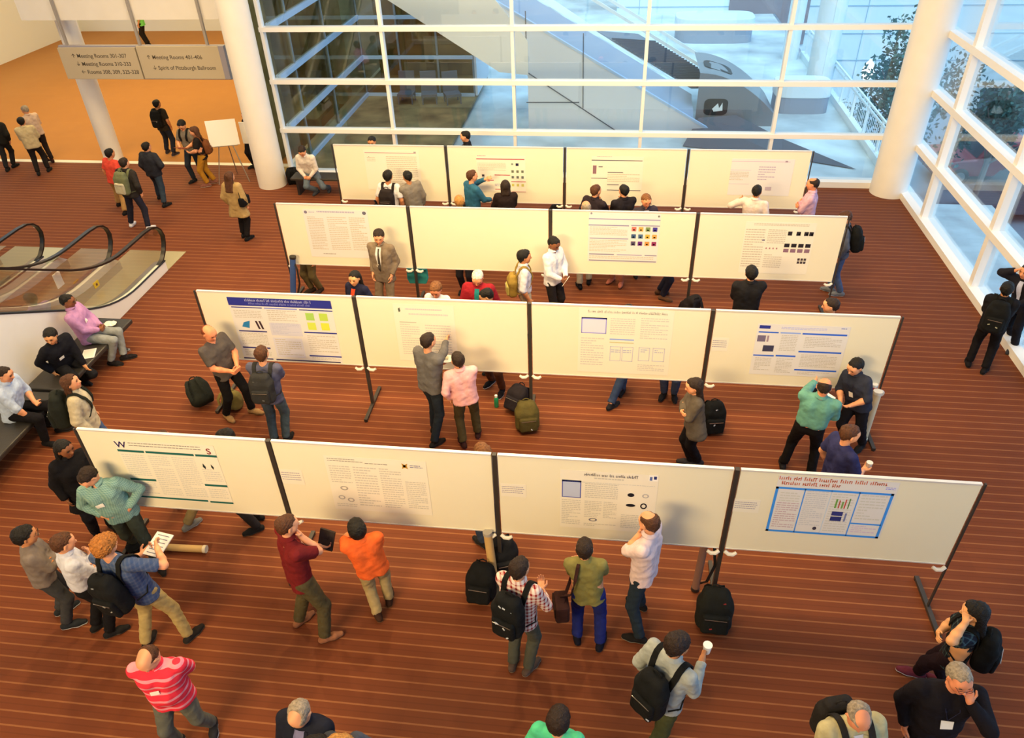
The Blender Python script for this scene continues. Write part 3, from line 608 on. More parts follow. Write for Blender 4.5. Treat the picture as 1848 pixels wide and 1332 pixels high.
for a, b in (((950, 130), (1155, 265)), ((950, 185), (1045, 185)), ((948, 20), (951, 130)), ((1053, 60), (1052, 195))):
    p, q = P2(*a, 21.93), P2(*b, 21.93); f.bar((p[0], -.06, p[1]), (q[0], -.06, q[1]), .02, .025)
f.build('panel_joint', M_DG, oe)
f = MB(); f.bar((-3.9, 0, slope_z(-3.9)+.03), (lowx, 0, slope_z(lowx)+.03), .12, .06); f.build('edge_rail', MBL, oe)
# wrinkled cover: height field from y=.1 to 1.6
nx, ny = 90, 14; V = []
for i in range(nx):
    x = -3.9+(2.35+3.9)*i/(nx-1)
    for j in range(ny):
        y = .08+1.6*j/(ny-1); t = j/(ny-1)
        wv = sin(x*6.5-t*7)*.6+sin(x*11-t*9+1.3)*.4
        V.append((x, y, slope_z(x)+.02+.10*sin(pi*t)*-1+-.11*wv*sin(pi*t)+.25*t))
f = MB(); f._add(V, [(i*ny+j, (i+1)*ny+j, (i+1)*ny+j+1, i*ny+j+1) for i in range(nx-1) for j in range(ny-1)]); o = f.build('cloth_cover', mat('grey_cloth', (.34, .42, .52), rough=.8), oe, smooth=True)
f = MB(); f._add([(-3.9, 1.7, slope_z(-3.9)+.3), (1.0, 1.7, slope_z(1.0)+.3), (1.9, 1.9, slope_z(1.9)+.3), (-3.9, 2.6, slope_z(-3.9)+.45)], [(0, 1, 2, 3)]); f.build('pale_edge', M_OW, oe)
f = MB()
for k in range(26):
    t = k/25; x0 = -.1+t*2.3; f.bar((x0, 1.95, slope_z(x0)+.40), (x0+1.35, 3.5, slope_z(x0+1.35)+.72), .03, .05)
f.build('slat', M_DG, oe)
f = MB(); f._add([(-.6, 2.0, slope_z(-.6)+.34), (2.35, 2.0, slope_z(2.35)+.34), (3.6, 3.5, slope_z(3.6)+.64), (.7, 3.5, slope_z(.7)+.64)], [(0, 1, 2, 3)]); f.build('slat_backing', mat('slate_metal', (.22, .26, .31), rough=.5), oe)
for dy, dz in ((3.6, .8), (4.0, 1.0)):
    f = MB(); f.bar((-1.6, dy, slope_z(-1.6)+dz), (3.2, dy, slope_z(3.2)+dz), .07, .09); f.build('hand_rail', M_OW, oe)
# end housing with two rounded openings
f = MB(); N = 12
prof = []
for i in range(N):
    a = i/(N-1); prof.append((2.45+2.3*a, 1.50*cos(a*pi/2*.92)**.8))
hp = [(p[0], 0.0) for p in prof]
V = []
for (x, z) in prof: V += [(x, .9, max(z, .02)), (x, 3.2, max(z, .02))]
f._add(V, [(2*i, 2*i+2, 2*i+3, 2*i+1) for i in range(N-1)])
f.prism([(p[0], max(p[1], .02)) for p in prof]+[(4.75, 0), (2.45, 0)], 'y', .88, .92)
f.build('end_housing', mat('housing_grey', (.26, .29, .32), rough=.35, metal=.3), oe, smooth=True)
def rrect(cx, cy, a, b, n=5):
    P = []
    for q, (sx, sy) in enumerate(((1, 1), (-1, 1), (-1, -1), (1, -1))):
        for k in range(n):
            t = (q+k/(n-1))*pi/2; P.append((cx+sx*(a*.5)+a*.5*cos(t), cy+sy*(b*.5)+b*.5*sin(t)))
    return P
f = MB()
for cx, cy, a, b in ((3.05, 1.9, .26, .32), (3.25, 1.15, .0, .0)):
    if a == 0: continue
    P = rrect(cx, cy, a*1.6, b*1.3); z = .0
    def hz(x): 
        a_ = (x-2.45)/2.3; a_ = min(max(a_, 0), 1); return 1.50*cos(a_*pi/2*.92)**.8
    f._add([(x, y, hz(x)+.015) for x, y in P], [tuple(range(len(P)))])
P = rrect(3.0, .55, .34, .24); f._add([(x, .872, z) for x, z in P], [tuple(range(len(P)))])
P = rrect(3.2, .5, .2, .2)
f.build('opening', mat('opening_dark', (.03, .035, .04), rough=.5), oe)
f = MB(); f.prism([(2.9, .50), (3.05, .66), (3.10, .52), (3.18, .68), (3.2, .45), (2.95, .42)], 'y', .86, .868); f.build('paper_scrap', M_OW, oe)
f = MB(); f._add([(2.0, -.9, .02), (4.6, -1.6, .02), (6.3, -2.4, .02), (4.8, -.2, .02), (3.6, .8, .35), (2.5, .5, .35)], [(0, 1, 2, 3, 4, 5)]); f.build('ramp_mat', mat('ramp_grey', (.13, .14, .16), rough=.6), oe)
# low white bollard housings
def pod(u, v, sx, sy, h, label):
    p = at(u, v, -.2); r = empty('planter_pod', (p[0], p[1], -.2), 0, label, 'planter', 'white rounded blocks on the plaza')
    P = [(sx*cos(t*2*pi/28)*(1 if abs(cos(t*2*pi/28)) < .9 else 1), sy*sin(t*2*pi/28)) for t in range(28)]
    P = [(math.copysign(abs(x/sx)**.5*sx, x), math.copysign(abs(y/sy)**.5*sy, y)) for x, y in P]
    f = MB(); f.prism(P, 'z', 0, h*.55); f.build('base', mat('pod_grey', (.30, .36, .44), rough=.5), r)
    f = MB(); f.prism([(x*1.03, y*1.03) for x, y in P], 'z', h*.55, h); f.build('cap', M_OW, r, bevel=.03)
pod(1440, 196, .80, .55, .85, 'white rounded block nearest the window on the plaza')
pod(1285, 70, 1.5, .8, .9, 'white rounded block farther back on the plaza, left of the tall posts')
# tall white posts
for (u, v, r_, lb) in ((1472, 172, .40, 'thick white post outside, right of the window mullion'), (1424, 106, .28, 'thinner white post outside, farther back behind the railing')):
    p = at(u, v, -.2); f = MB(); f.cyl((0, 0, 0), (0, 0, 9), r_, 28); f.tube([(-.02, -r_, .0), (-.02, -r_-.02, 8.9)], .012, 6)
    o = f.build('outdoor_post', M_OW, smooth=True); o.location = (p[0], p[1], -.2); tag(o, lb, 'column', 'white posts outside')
# railing
rl = empty('metal_railing', (6.9, 18.6, -.2), 0, 'white metal railing running away along the edge of the plaza', 'railing')
for z in (1.05, .92): f = MB(); f.bar((0, 0, z), (0, 12, z), .05, .05); f.build('rail', M_OW, rl)
f = MB(); f.b2((-.08, 0, 0), (.08, 12, .22)); f.build('curb', M_OW, rl)
for k in range(9): f = MB(); f.bar((0, .3+k*1.4, .2), (0, .3+k*1.4, 1.05), .06, .04, up=(0, 1, 0)); f.build('post', M_OW, rl)
f = MB()
for k in range(84): f.bar((0, .1+k*.142, .25), (0, .1+k*.142, .9), .012, .012, up=(0, 1, 0))
f.build('baluster', M_OW, rl)
# far building with horizontal siding
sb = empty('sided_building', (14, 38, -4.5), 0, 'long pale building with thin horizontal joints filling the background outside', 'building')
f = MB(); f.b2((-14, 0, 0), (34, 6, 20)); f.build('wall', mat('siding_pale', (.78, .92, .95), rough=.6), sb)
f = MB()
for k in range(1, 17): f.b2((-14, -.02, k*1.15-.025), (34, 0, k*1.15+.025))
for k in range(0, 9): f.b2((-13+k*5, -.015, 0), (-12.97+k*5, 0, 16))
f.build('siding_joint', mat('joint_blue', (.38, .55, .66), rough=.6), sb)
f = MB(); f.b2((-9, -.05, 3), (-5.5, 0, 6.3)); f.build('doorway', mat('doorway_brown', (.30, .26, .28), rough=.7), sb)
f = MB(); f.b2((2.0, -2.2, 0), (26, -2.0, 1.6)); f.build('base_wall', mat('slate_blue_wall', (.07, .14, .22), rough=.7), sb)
# glowing wall lamp on the building
wl = empty('wall_lamp', tuple(aty(1567, 128, 30)), 0, 'glowing white lamp standing outside beside the tree', 'lamp')
f = MB(); f.tube([(0, 0, -.35), (0, 0, -.2), (0, 0, 0), (0, 0, .25), (0, 0, .4)], [.06, .18, .22, .14, .03], 16); f.build('lamp_shade', mat('lamp_glow', (1, .9, .8), emit=((1, .86, .75), 1.6)), wl, smooth=True)
f = MB(); f.cyl((0, 0, -4.5-float(aty(1567, 128, 30)[2])), (0, 0, -.35), .05, 8); f.build('pole', M_OW, wl)
for c in wl.children:
    if c.name.startswith('pole'): c.location.z = 0
# trees
def tree(x, y, h, rr, label, seed):
    r = empty('tree', (x, y, -4.5), 0, label, 'tree', 'street trees'); rn = random.Random(seed)
    f = MB(); f.tube([(0, 0, 0), (.05, 0, h*.4), (0, .05, h*.75)], [.12, .09, .04], 8)
    for k in range(9):
        a = rn.uniform(0, 6.28); z = h*rn.uniform(.35, .7); f.tube([(0, 0, z), (rr*.5*cos(a), rr*.5*sin(a), z+rr*.45), (rr*.8*cos(a+.2), rr*.8*sin(a+.2), z+rr*.8)], [.045, .025, .008], 5)
    f.build('trunk', mat('bark', (.25, .22, .20), rough=.8), r)
    f = MB(); cl = [(rn.gauss(0, rr*.45), rn.gauss(0, rr*.45), h*.62+rn.gauss(0, rr*.5), rn.uniform(.25, .5)*rr) for _ in range(34)]
    for cx, cy, cz, s in cl:
        for k in range(110):
            d = Vector((rn.gauss(0, 1), rn.gauss(0, 1), rn.gauss(0, 1))).normalized()*s*rn.random()**.4; p = Vector((cx, cy, cz))+d
            a = Vector((rn.gauss(0, 1), rn.gauss(0, 1), rn.gauss(0, 1))).normalized()*.09; b = a.cross(Vector((rn.random(), rn.random(), rn.random()))).normalized()*.05
            f.quad([p-a, p-b, p+a, p+b])
    f.build('foliage', mat('leaf_green', (.055, .17, .16), rough=.7), r, fix=False)
tree(9.7, 27.0, 6.6, 1.7, 'leafy green tree outside, just left of the corner column', 5)
tree(12.0, 25.2, 6.2, .95, 'sparser tree outside the right-hand glass wall', 9)
# cars
def car(name, loc, rz, body, label, truck=False):
    r = empty(name, loc, rz, label, 'car', 'parked cars')
    L, W_, H = (5.2, 1.9, 1.0) if truck else (4.5, 1.8, .85)
    side = [(-L/2, .35), (-L/2, .85), (-L/2+.15, H), (-1.0, H+.02), (-.55, H+.62), (.9, H+.62), (1.25, H), (L/2-.1, H*.93), (L/2, .6), (L/2, .35)] if truck else \
           [(-L/2, .35), (-L/2, .8), (-L/2+.2, H), (-1.3, H+.03), (-.75, H+.5), (.7, H+.5), (1.3, H), (L/2-.15, H*.85), (L/2, .55), (L/2, .35)]
    f = MB(); f.prism(side, 'y', -W_/2, W_/2); f.build('body', mat('car_'+body[0], body[1], rough=.25, spec=.6), r, bevel=.06)
    f = MB()
    for s in (-1, 1):
        y = s*(W_/2+.005); f._add([(-.5, y, H+.05), (-.4, y, H+.52 if truck else H+.42), (.75, y, H+.52 if truck else H+.42), (1.05, y, H+.05)], [(0, 1, 2, 3)])
    wz = H+.58 if truck else H+.47
    f._add([(1.24, -W_/2+.1, H+.04), (1.24, W_/2-.1, H+.04), (.93, W_/2-.15, wz), (.93, -W_/2+.15, wz)], [(0, 1, 2, 3)])
    f.build('window', mat('car_glass', (.03, .05, .07), rough=.1, spec=.8), r)
    for sx in (-L/2+.85, L/2-.9):
        for s in (-1, 1):
            f = MB(); f.cyl((sx, s*(W_/2-.2), .34), (sx, s*(W_/2+.02), .34), .34, 20); wh = f.build('wheel', M_BLACK, r)
            f = MB(); f.cyl((sx, s*(W_/2+.02), .34), (sx, s*(W_/2+.03), .34), .2, 14); f.build('hub', M_STEEL, wh)
    f = MB()
    for s in (-1, 1): f.b2((L/2-.05, s*.7-.18, .62), (L/2+.01, s*.7+.18, .76))
    f.build('headlight', mat('headlight', (.8, .85, .9), rough=.2), r)
p = at(1790, 318, -4.5); car('pickup_truck', (p[0], p[1], -4.5), pi+.05, ('red', (.26, .03, .045)), 'dark red pickup truck parked outside the right-hand glass wall', True)
p = at(1850, 385, -4.5); car('parked_car', (p[0], p[1], -4.5), pi+.1, ('dark', (.05, .06, .09)), 'dark car outside, in front of the red pickup')
# ---------------------------------------------------------------- implicit-surface body builder (surface nets)
def cap(a, b, r1, r2=None, flat=0, sc=None): return (np.array(a, float), np.array(b, float), r1, r1 if r2 is None else r2, flat, sc)
def cdist(P, c):
    a, b, r1, r2, flat, sc = c
    ba = b-a; L2 = float(ba @ ba)+1e-9; pa = P-a
    t = pa @ ba.astype(np.float32)/L2; tc = np.clip(t, 0, 1)
    q = pa-tc[..., None]*ba.astype(np.float32)
    d = np.sqrt((q*q).sum(-1))-(r1+(r2-r1)*tc)
    if flat & 1: d = np.maximum(d, (t-1)*sqrt(L2))
    if flat & 2: d = np.maximum(d, -t*sqrt(L2))
    return d
def smin(a, b, k):
    h = np.clip(.5+.5*(b-a)/k, 0, 1); return b*(1-h)+a*h-k*h*(1-h)
def union(P, caps, k=.03):
    d = None
    for c in caps:
        e = cdist(P, c); d = e if d is None else smin(d, e, k)
    return d
def bounds(caps, pad):
    lo = np.min([np.minimum(c[0], c[1])-max(c[2], c[3]) for c in caps], 0)-pad
    hi = np.max([np.maximum(c[0], c[1])+max(c[2], c[3]) for c in caps], 0)+pad
    return lo, hi
def snet(fn, lo, hi, h):
    n = np.maximum(np.ceil((hi-lo)/h).astype(int)+1, 4)
    ax = [(lo[i]+h*np.arange(n[i])).astype(np.float32) for i in range(3)]
    P = np.stack(np.meshgrid(*ax, indexing='ij'), -1); D = fn(P); I = D < 0
    c = np.zeros(tuple(n-1), int)
    for x in (0, 1):
        for y in (0, 1):
            for z in (0, 1): c += I[x:n[0]-1+x, y:n[1]-1+y, z:n[2]-1+z]
    A = (c > 0) & (c < 8); idx = np.argwhere(A)
    if len(idx) == 0: return np.zeros((0, 3)), np.zeros((0, 4), int)
    num = -np.ones(A.shape, int); num[A] = np.arange(len(idx))
    acc = np.zeros((len(idx), 3)); cnt = np.zeros(len(idx))
    C = [(x, y, z) for x in (0, 1) for y in (0, 1) for z in (0, 1)]
    for p in C:
        for a in range(3):
            if p[a]: continue
            q = list(p); q[a] = 1
            d0 = D[idx[:, 0]+p[0], idx[:, 1]+p[1], idx[:, 2]+p[2]]; d1 = D[idx[:, 0]+q[0], idx[:, 1]+q[1], idx[:, 2]+q[2]]
            m = (d0 < 0) != (d1 < 0); t = np.where(m, d0/np.where(m, d0-d1, 1), 0)
            pt = np.tile(np.array(p, float), (len(idx), 1)); pt[:, a] += t
            acc[m] += pt[m]; cnt[m] += 1
    V = lo+h*(idx+acc/cnt[:, None]); Fs = []
    for a in range(3):
        b, c_ = (a+1) % 3, (a+2) % 3
        sl0 = [slice(None)]*3; sl1 = [slice(None)]*3; sl0[a] = slice(0, -1); sl1[a] = slice(1, None)
        E = I[tuple(sl0)] != I[tuple(sl1)]; e = np.argwhere(E)
        ok = (e[:, b] > 0) & (e[:, c_] > 0) & (e[:, b] < n[b]-1) & (e[:, c_] < n[c_]-1); e = e[ok]
        def g(db, dc):
            k = e.copy(); k[:, b] -= db; k[:, c_] -= dc; return num[k[:, 0], k[:, 1], k[:, 2]]
        q = np.stack([g(1, 1), g(0, 1), g(0, 0), g(1, 0)], 1)
        ins = I[e[:, 0], e[:, 1], e[:, 2]]; q[~ins] = q[~ins][:, ::-1]
        Fs.append(q)
    Fs = np.concatenate(Fs); Fs = Fs[(Fs >= 0).all(1)]
    return V, Fs
def npmesh(name, parts, material, parent, color=None):
    Vs = []; Fs = []; n = 0
    for V, Fq in parts:
        if len(V) == 0: continue
        Vs.append(V); Fs.append(Fq+n); n += len(V)
    if not Vs: return None
    V = np.concatenate(Vs); Fq = np.concatenate(Fs)
    me = bpy.data.meshes.new(name); me.vertices.add(len(V)); me.vertices.foreach_set('co', V.astype(np.float32).ravel())
    me.loops.add(len(Fq)*4); me.loops.foreach_set('vertex_index', Fq.astype(np.int32).ravel())
    me.polygons.add(len(Fq)); me.polygons.foreach_set('loop_start', np.arange(0, len(Fq)*4, 4, dtype=np.int32))
    me.polygons.foreach_set('use_smooth', np.ones(len(Fq), bool)); me.update(calc_edges=True)
    if color is not None:
        at_ = me.color_attributes.new('Col', 'FLOAT_COLOR', 'POINT'); cc = np.ones((len(V), 4), np.float32); cc[:, :3] = color(V)
        at_.data.foreach_set('color', cc.ravel())
    me.materials.append(material); o = bpy.data.objects.new(name, me); COL.objects.link(o); o.parent = parent; return o
M_SKIN = mat('skin', (.6, .35, .22), rough=.55, spec=.35)
_nt = M_SKIN.node_tree; _a = _nt.nodes.new('ShaderNodeVertexColor'); _a.layer_name = 'Col'; _nt.links.new(_a.outputs[0], _nt.nodes['Principled BSDF'].inputs['Base Color'])
SKIN = dict(l=srgb(226, 160, 120), p=srgb(232, 150, 110), m=srgb(205, 140, 95), d=srgb(135, 85, 55), y=srgb(225, 165, 115))
HAIR = dict(black=(14, 11, 10), dbrown=(38, 24, 17), brown=(78, 46, 26), lbrown=(120, 78, 44), blond=(176, 126, 66), grey=(150, 138, 122), white=(215, 205, 195), red=(120, 56, 26), curly=(165, 105, 45))
def nrm(v): v = np.array(v, float); return v/(np.linalg.norm(v)+1e-9)
def ik(a, t, l1, l2, pole):
    a = np.array(a, float); t = np.array(t, float); d = t-a; L = np.linalg.norm(d); mx = (l1+l2)*.995
    if L > mx: d = d*mx/L; t = a+d; L = mx
    if L < abs(l1-l2)+.03: L = abs(l1-l2)+.03
    d = nrm(d); p = np.array(pole, float); p = nrm(p-d*(p @ d)); c = (l1*l1+L*L-l2*l2)/(2*L); s = sqrt(max(l1*l1-c*c, 0))
    return a+d*c+p*s, t
def hand_caps(w, d, palm, s, sz=1.0, curl=.5, spread=.0):
    """w wrist, d finger direction, palm = palm normal, s thumb side (+1 = towards d x palm)"""
    d = nrm(d); palm = np.array(palm, float); palm = nrm(palm-d*(palm @ d)); x = np.cross(d, palm)*s
    k = sz; C = [cap(w-d*.01, w+d*.02*k, .026*k, .026*k)]
    for i, o in enumerate((-.027, -.009, .009, .027)): C.append(cap(w+d*.02*k+x*o*.6*k, w+d*.082*k+x*o*k, .0145*k, .0125*k))
    F_ = []
    for i, (o, L) in enumerate(((.029, .068), (.0095, .078), (-.0105, .072), (-.029, .056))):
        b = w+d*.085*k+x*o*k; a1 = curl*.9; dd = nrm(d*cos(a1)+palm*sin(a1)+x*(o*spread*16)); m = b+dd*L*.55*k
        a2 = curl*2.0; d2 = nrm(d*cos(a2)+palm*sin(a2)+x*(o*spread*16)); e = m+d2*L*.45*k; F_ += [cap(b, m, .0095*k, .0088*k), cap(m, e, .0088*k, .0074*k)]
    t0 = w+d*.022*k+x*.026*k; t1 = t0+nrm(d*.55+x*.75+palm*.25)*.042*k; t2 = t1+nrm(d*.85+x*.2+palm*.5*(.3+curl))*.032*k
    T_ = [cap(t0, t1, .014*k, .0105*k), cap(t1, t2, .0105*k, .0085*k)]
    return C, F_, T_
PEOPLE = []
def person(pos, th, label, ht=None, hd=None, feet=None, skin='l', hair=('dbrown', 'short'), top=('tee', (90, 90, 90)), legs=(40, 40, 50), shoe=((30, 28, 26), None),
           L='rest', R='rest', hy=0, hp=8, hr=0, lean=0, side=0, b=1.0, sit=None, badge=None, beard=0, glasses=0, group=None, po=(0, 0), belly=0, belt=None, tuck=False,
           lcurl=.5, rcurl=.5, lfd=None, rfd=None, inner=None, stance=(.10, 0), yaw=0, step=0, fem=0, skirt=None, see='all', legf=1.0, tie=None, sandal=0):
    """pos = ('f',u,v) floor pixel, ('h',u,v) head-centre pixel; th = heading in degrees (0 = away from the camera, + = to the left)"""
    ht = ht or 1.75
    if pos[0] == 'h': q = at(pos[1], pos[2], (ht-.11) if sit is None else sit+ht*.40+.02); root = np.array([q[0], q[1], 0.0])
    elif pos[0] == 'w': root = np.array([pos[1], pos[2], 0.0])
    else: root = at(pos[1], pos[2], .02); root = np.array([root[0], root[1], 0.0])
    fp = None
    if feet:
        fp = [at(u, v, .04) for u, v in feet]
        if pos[0] == 'f': root = np.array([(fp[0][0]+fp[1][0])/2, (fp[0][1]+fp[1][1])/2, 0])
    a = radians(th); ca, sa = cos(a), sin(a)
    def tol(p): x, y = p[0]-root[0], p[1]-root[1]; return np.array([x*ca+y*sa, -x*sa+y*ca, p[2] if len(p) > 2 else 0])
    hx = hyy = None
    if hd is not None and sit is None:                       # fit stature and lean to where the head is
        d = ray(*hd); d = d/np.linalg.norm(d); o = root[:2]-CAM[:2]; dh = d[:2]; t = (o @ dh)/(dh @ dh); p = CAM+d*t
        hh = p[2]+.11
        off = p[:2]-root[:2]
        ht = min(max(hh, 1.52), 1.93)
        if fp is None or np.linalg.norm(off) > 0.02:
            n_ = np.linalg.norm(off); off = off*min(1, .34/max(n_, 1e-6))
        hl = tol(np.array([root[0]+off[0], root[1]+off[1], 0])); hx, hyy = hl[0], hl[1]
    s = ht/1.75; LOD = 1.0 if root[1] < 7.5 else (1.25 if root[1] < 12 else 1.6)
    E_ = empty('person', root, a, label, 'person', group)
    # skeleton
    plen = .905*s
    if sit is None:
        px, py = po; 
        if hx is not None: px += hx*.35; py += hyy*.35
        pz = .925*s
    else: px, py = po; pz = sit+.10
    Pv = np.array([px, py, pz])
    if hx is not None: tx, ty = (hx-px)/(.62*s), (hyy-py)/(.62*s)
    else: tx, ty = tan(radians(side)), tan(radians(lean))
    ty += tan(radians(lean)) if hx is not None else 0
    T = nrm((tx, ty, 1)); X = nrm(np.array([cos(radians(yaw)), sin(radians(yaw)), 0])-T*0); X = nrm(X-T*(X @ T)); Y = np.cross(T, X)
    def tf(x, y, z): return Pv+X*x*s+Y*y*s+T*z*s
    neck = tf(0, -.005, .535); hb = radians(hp)
    # feet
    fl = []
    if sit is not None:
        fo = feet or None
        if fp: fl = [tol(p) for p in fp]; fl.sort(key=lambda p: p[0])
        else: fl = [np.array([-.12, .52*s, 0]), np.array([.12, .50*s, 0])]
    elif fp: fl = [tol(p) for p in fp]; fl.sort(key=lambda p: p[0])
    else: fl = [np.array([-stance[0], stance[1]+step, 0]), np.array([stance[0], -stance[1]-step, 0])]
    hipL, hipR = tf(-.088, 0, -.01), tf(.088, 0, -.01)
    if sit is None:
        dist = max(np.linalg.norm(hipL[:2]-fl[0][:2]), np.linalg.norm(hipR[:2]-fl[1][:2])); ll = .855*s
        need = sqrt(max(ll*ll-dist*dist, .2))+.085+.01
        if need < pz: Pv = np.array([px, py, need]); neck = tf(0, -.005, .535); hipL, hipR = tf(-.088, 0, -.01), tf(.088, 0, -.01)
    legj = []
    for k, (hip, f) in enumerate(((hipL, fl[0]), (hipR, fl[1]))):
        sg = -1 if k == 0 else 1; ank = np.array([f[0], f[1]-.03, .085])
        kn, ank2 = ik(hip, ank, .44*s, .425*s, (sg*.15, 1, .3 if sit is not None else 0)); legj.append((hip, kn, ank2, f, sg))
    # head frame
    yw = radians(hy); Hf = nrm(np.array([-sin(yw)*cos(hb), cos(yw)*cos(hb), -sin(hb)])); Hf = nrm(X*Hf[0]+nrm(np.array([Y[0], Y[1], 0]))*Hf[1]+np.array([0, 0, 1])*Hf[2])
    Hu0 = np.array([0, 0, 1.0]); Hx = nrm(np.cross(Hf, Hu0)); Hu = np.cross(Hx, Hf); rr = radians(hr); Hx, Hu = Hx*cos(rr)+Hu*sin(rr), Hu*cos(rr)-Hx*sin(rr)
    hc = neck+T*.10*s+np.array([0, 0, .035])+Hf*.028
    hs = 1.0 if fem else 1.05
    def hf(x, y, z): return hc+(Hx*x+Hf*y+Hu*z)*hs
    # arms
    ARMS = {}
    for k, spec in ((-1, L), (1, R)):
        sh = tf(k*.178*b if not fem else k*.160*b, -.005, .455)
        pole = np.array([k*.6, -.8, -.3]); fd = None; pn = None; cu = lcurl if k < 0 else rcurl
        sp = spec if isinstance(spec, tuple) else (spec,)
        n_ = sp[0]
        if n_ == 'rest': tg = tf(k*.235, .05, -.02); tg[2] = Pv[2]-.04*s; fd = np.array([0, .1, -1]); pn = np.array([-k, 0, 0])
        elif n_ == 'hips': tg = tf(k*.165, .07, .07); pole = np.array([k*1, -.45, 0]); fd = np.array([-k*.75, .35, -.35]); pn = nrm((-k*.1, -1, 0)); cu = .25
        elif n_ == 'fold': tg = tf(-k*.07, .185+(.03 if k > 0 else 0), .235+(.03 if k > 0 else 0)); pole = np.array([k*.8, .1, -.8]); fd = np.array([-k, -.1, .15]); pn = np.array([0, -1, 0])
        elif n_ == 'chin': tg = hf(k*.02, .10, -.17); pole = np.array([k*.7, .2, -.9]); fd = hf(0, .08, -.06)-tg; pn = -Hf; cu = .8
        elif n_ == 'hold': tg = tf(k*.10, .27, .12); pole = np.array([k*.8, -.5, -.4]); fd = np.array([-k*.4, 1, .25]); pn = np.array([-k*.3, 0, 1]); cu = .55
        elif n_ == 'clasp': tg = tf(k*.055, .24, .06); pole = np.array([k*.9, -.4, -.3]); fd = np.array([-k*.9, .5, 0]); pn = np.array([0, -1, .2]); cu = .6
        elif n_ == 'pocket': tg = tf(k*.175, .07, -.02); pole = np.array([k*.35, -1, 0]); fd = np.array([0, .2, -1]); pn = np.array([-k, 0, 0])
        elif n_ == 'back': tg = tf(k*.05, -.19, .02); pole = np.array([k*1, -.3, 0]); fd = np.array([-k*1, -.1, -.2]); pn = np.array([0, -1, 0])
        elif n_ == 'head': tg = hf(k*.12, .07, -.02); pole = np.array([k*1, .3, -.2]); fd = hf(k*.04, .10, .10)-tg; pn = -Hx*k; cu = .15
        elif n_ == 'face': tg = hf(k*.07, .12, -.12); pole = np.array([k*.8, .1, -.7]); fd = hf(k*.05, .10, .04)-tg; pn = -Hf; cu = .35
        elif n_ == 'knee': tg = tf(k*.13, .30, .02); pole = np.array([k*1, -.2, .1]); fd = np.array([-k*.3, 1, -.2]); pn = np.array([0, 0, -1])
        elif n_ == 'to': tg = tf(*sp[1]); pole = np.array(sp[2] if len(sp) > 2 else pole, float)
        elif n_ == 'px': tg = tol(at(sp[1], sp[2], sp[3])); tg[2] = sp[3]; pole = np.array(sp[4] if len(sp) > 4 else (k*.4, -.3, -.8), float)
        elif n_ == 'wall':                                     # reach to a point of a board face
            q = aty(sp[1], sp[2], sp[3]); tg = tol(q); tg[2] = q[2]; pole = np.array((k*.6, -.2, -.7)); fd0 = nrm(tg-sh); tg = tg-fd0*.16; fd = fd0; cu = .25
        el, wr = ik(sh, tg, .285*s, .255*s, X*pole[0]+nrm(np.array([Y[0], Y[1], 0]))*pole[1]+np.array([0, 0, 1])*pole[2])
        fa = nrm(wr-el)
        if fd is None: fd = fa
        else: fd = nrm((X*fd[0]+Y*fd[1]+np.array([0, 0, 1])*fd[2]) if n_ in ('rest', 'hips', 'fold', 'hold', 'clasp', 'pocket', 'back', 'knee') else fd)
        if pn is None: pn = np.cross(fd, np.array([0, 0, 1.0])*k)+np.array([0, 0, -.3])
        elif n_ in ('rest', 'hips', 'fold', 'hold', 'clasp', 'pocket', 'back', 'knee'): pn = X*pn[0]+Y*pn[1]+np.array([0, 0, 1])*pn[2]
        if abs(nrm(pn) @ fd) > .97: pn = np.array([.3, .2, -.9])
        fd = nrm(fd*.75+fa*.35)
        ARMS[k] = (sh, el, wr, fd, pn, cu)
    # ----- body mesh
    sk = SKIN[skin]; bw = b; parts = []
    neckc = [cap(neck-T*.05*s, hf(0, -.02, -.05), .056*bw**.5 if not fem else .046, .050 if not fem else .043)]
    HC = [cap(hf(0, -.030, .028), hf(0, .018, .033), .079*hs, .076*hs), cap(hf(0, .028, -.02), hf(0, .050, -.080), .058*hs, .033*hs),
          cap(hf(-.030, .040, -.025), hf(.030, .040, -.025), .043*hs), cap(hf(0, .01, -.05), hf(0, -.02, -.04), .055*hs), cap(hf(-.03, .065, .028), hf(.03, .065, .028), .024*hs)]
    HN = [cap(hf(0, .086, .008), hf(0, .108, -.026), .0085, .0135), cap(hf(-.009, .098, -.030), hf(.009, .098, -.030), .0095), cap(hf(-.018, .086, -.060), hf(.018, .086, -.060), .0085),
          cap(hf(-.076, -.006, .014), hf(-.080, -.012, -.022), .016, .011), cap(hf(.076, -.006, .014), hf(.080, -.012, -.022), .016, .011)]
    def fh(P):
        d = union(P, HC, .035); d = smin(d, union(P, neckc, .03), .02)
        for sgn in (-1, 1):
            q = hf(sgn*.031, .094, .008).astype(np.float32); e = np.sqrt(((P-q)**2).sum(-1))-.012; d = -smin(-d, e, .012)
        for c in HN: d = smin(d, cdist(P, c), .010)
        return d
    lo, hi = bounds(HC+HN+neckc, .02); parts.append(snet(fh, lo, hi, .0078*LOD))
    short = top[0] in ('tee', 'polo')
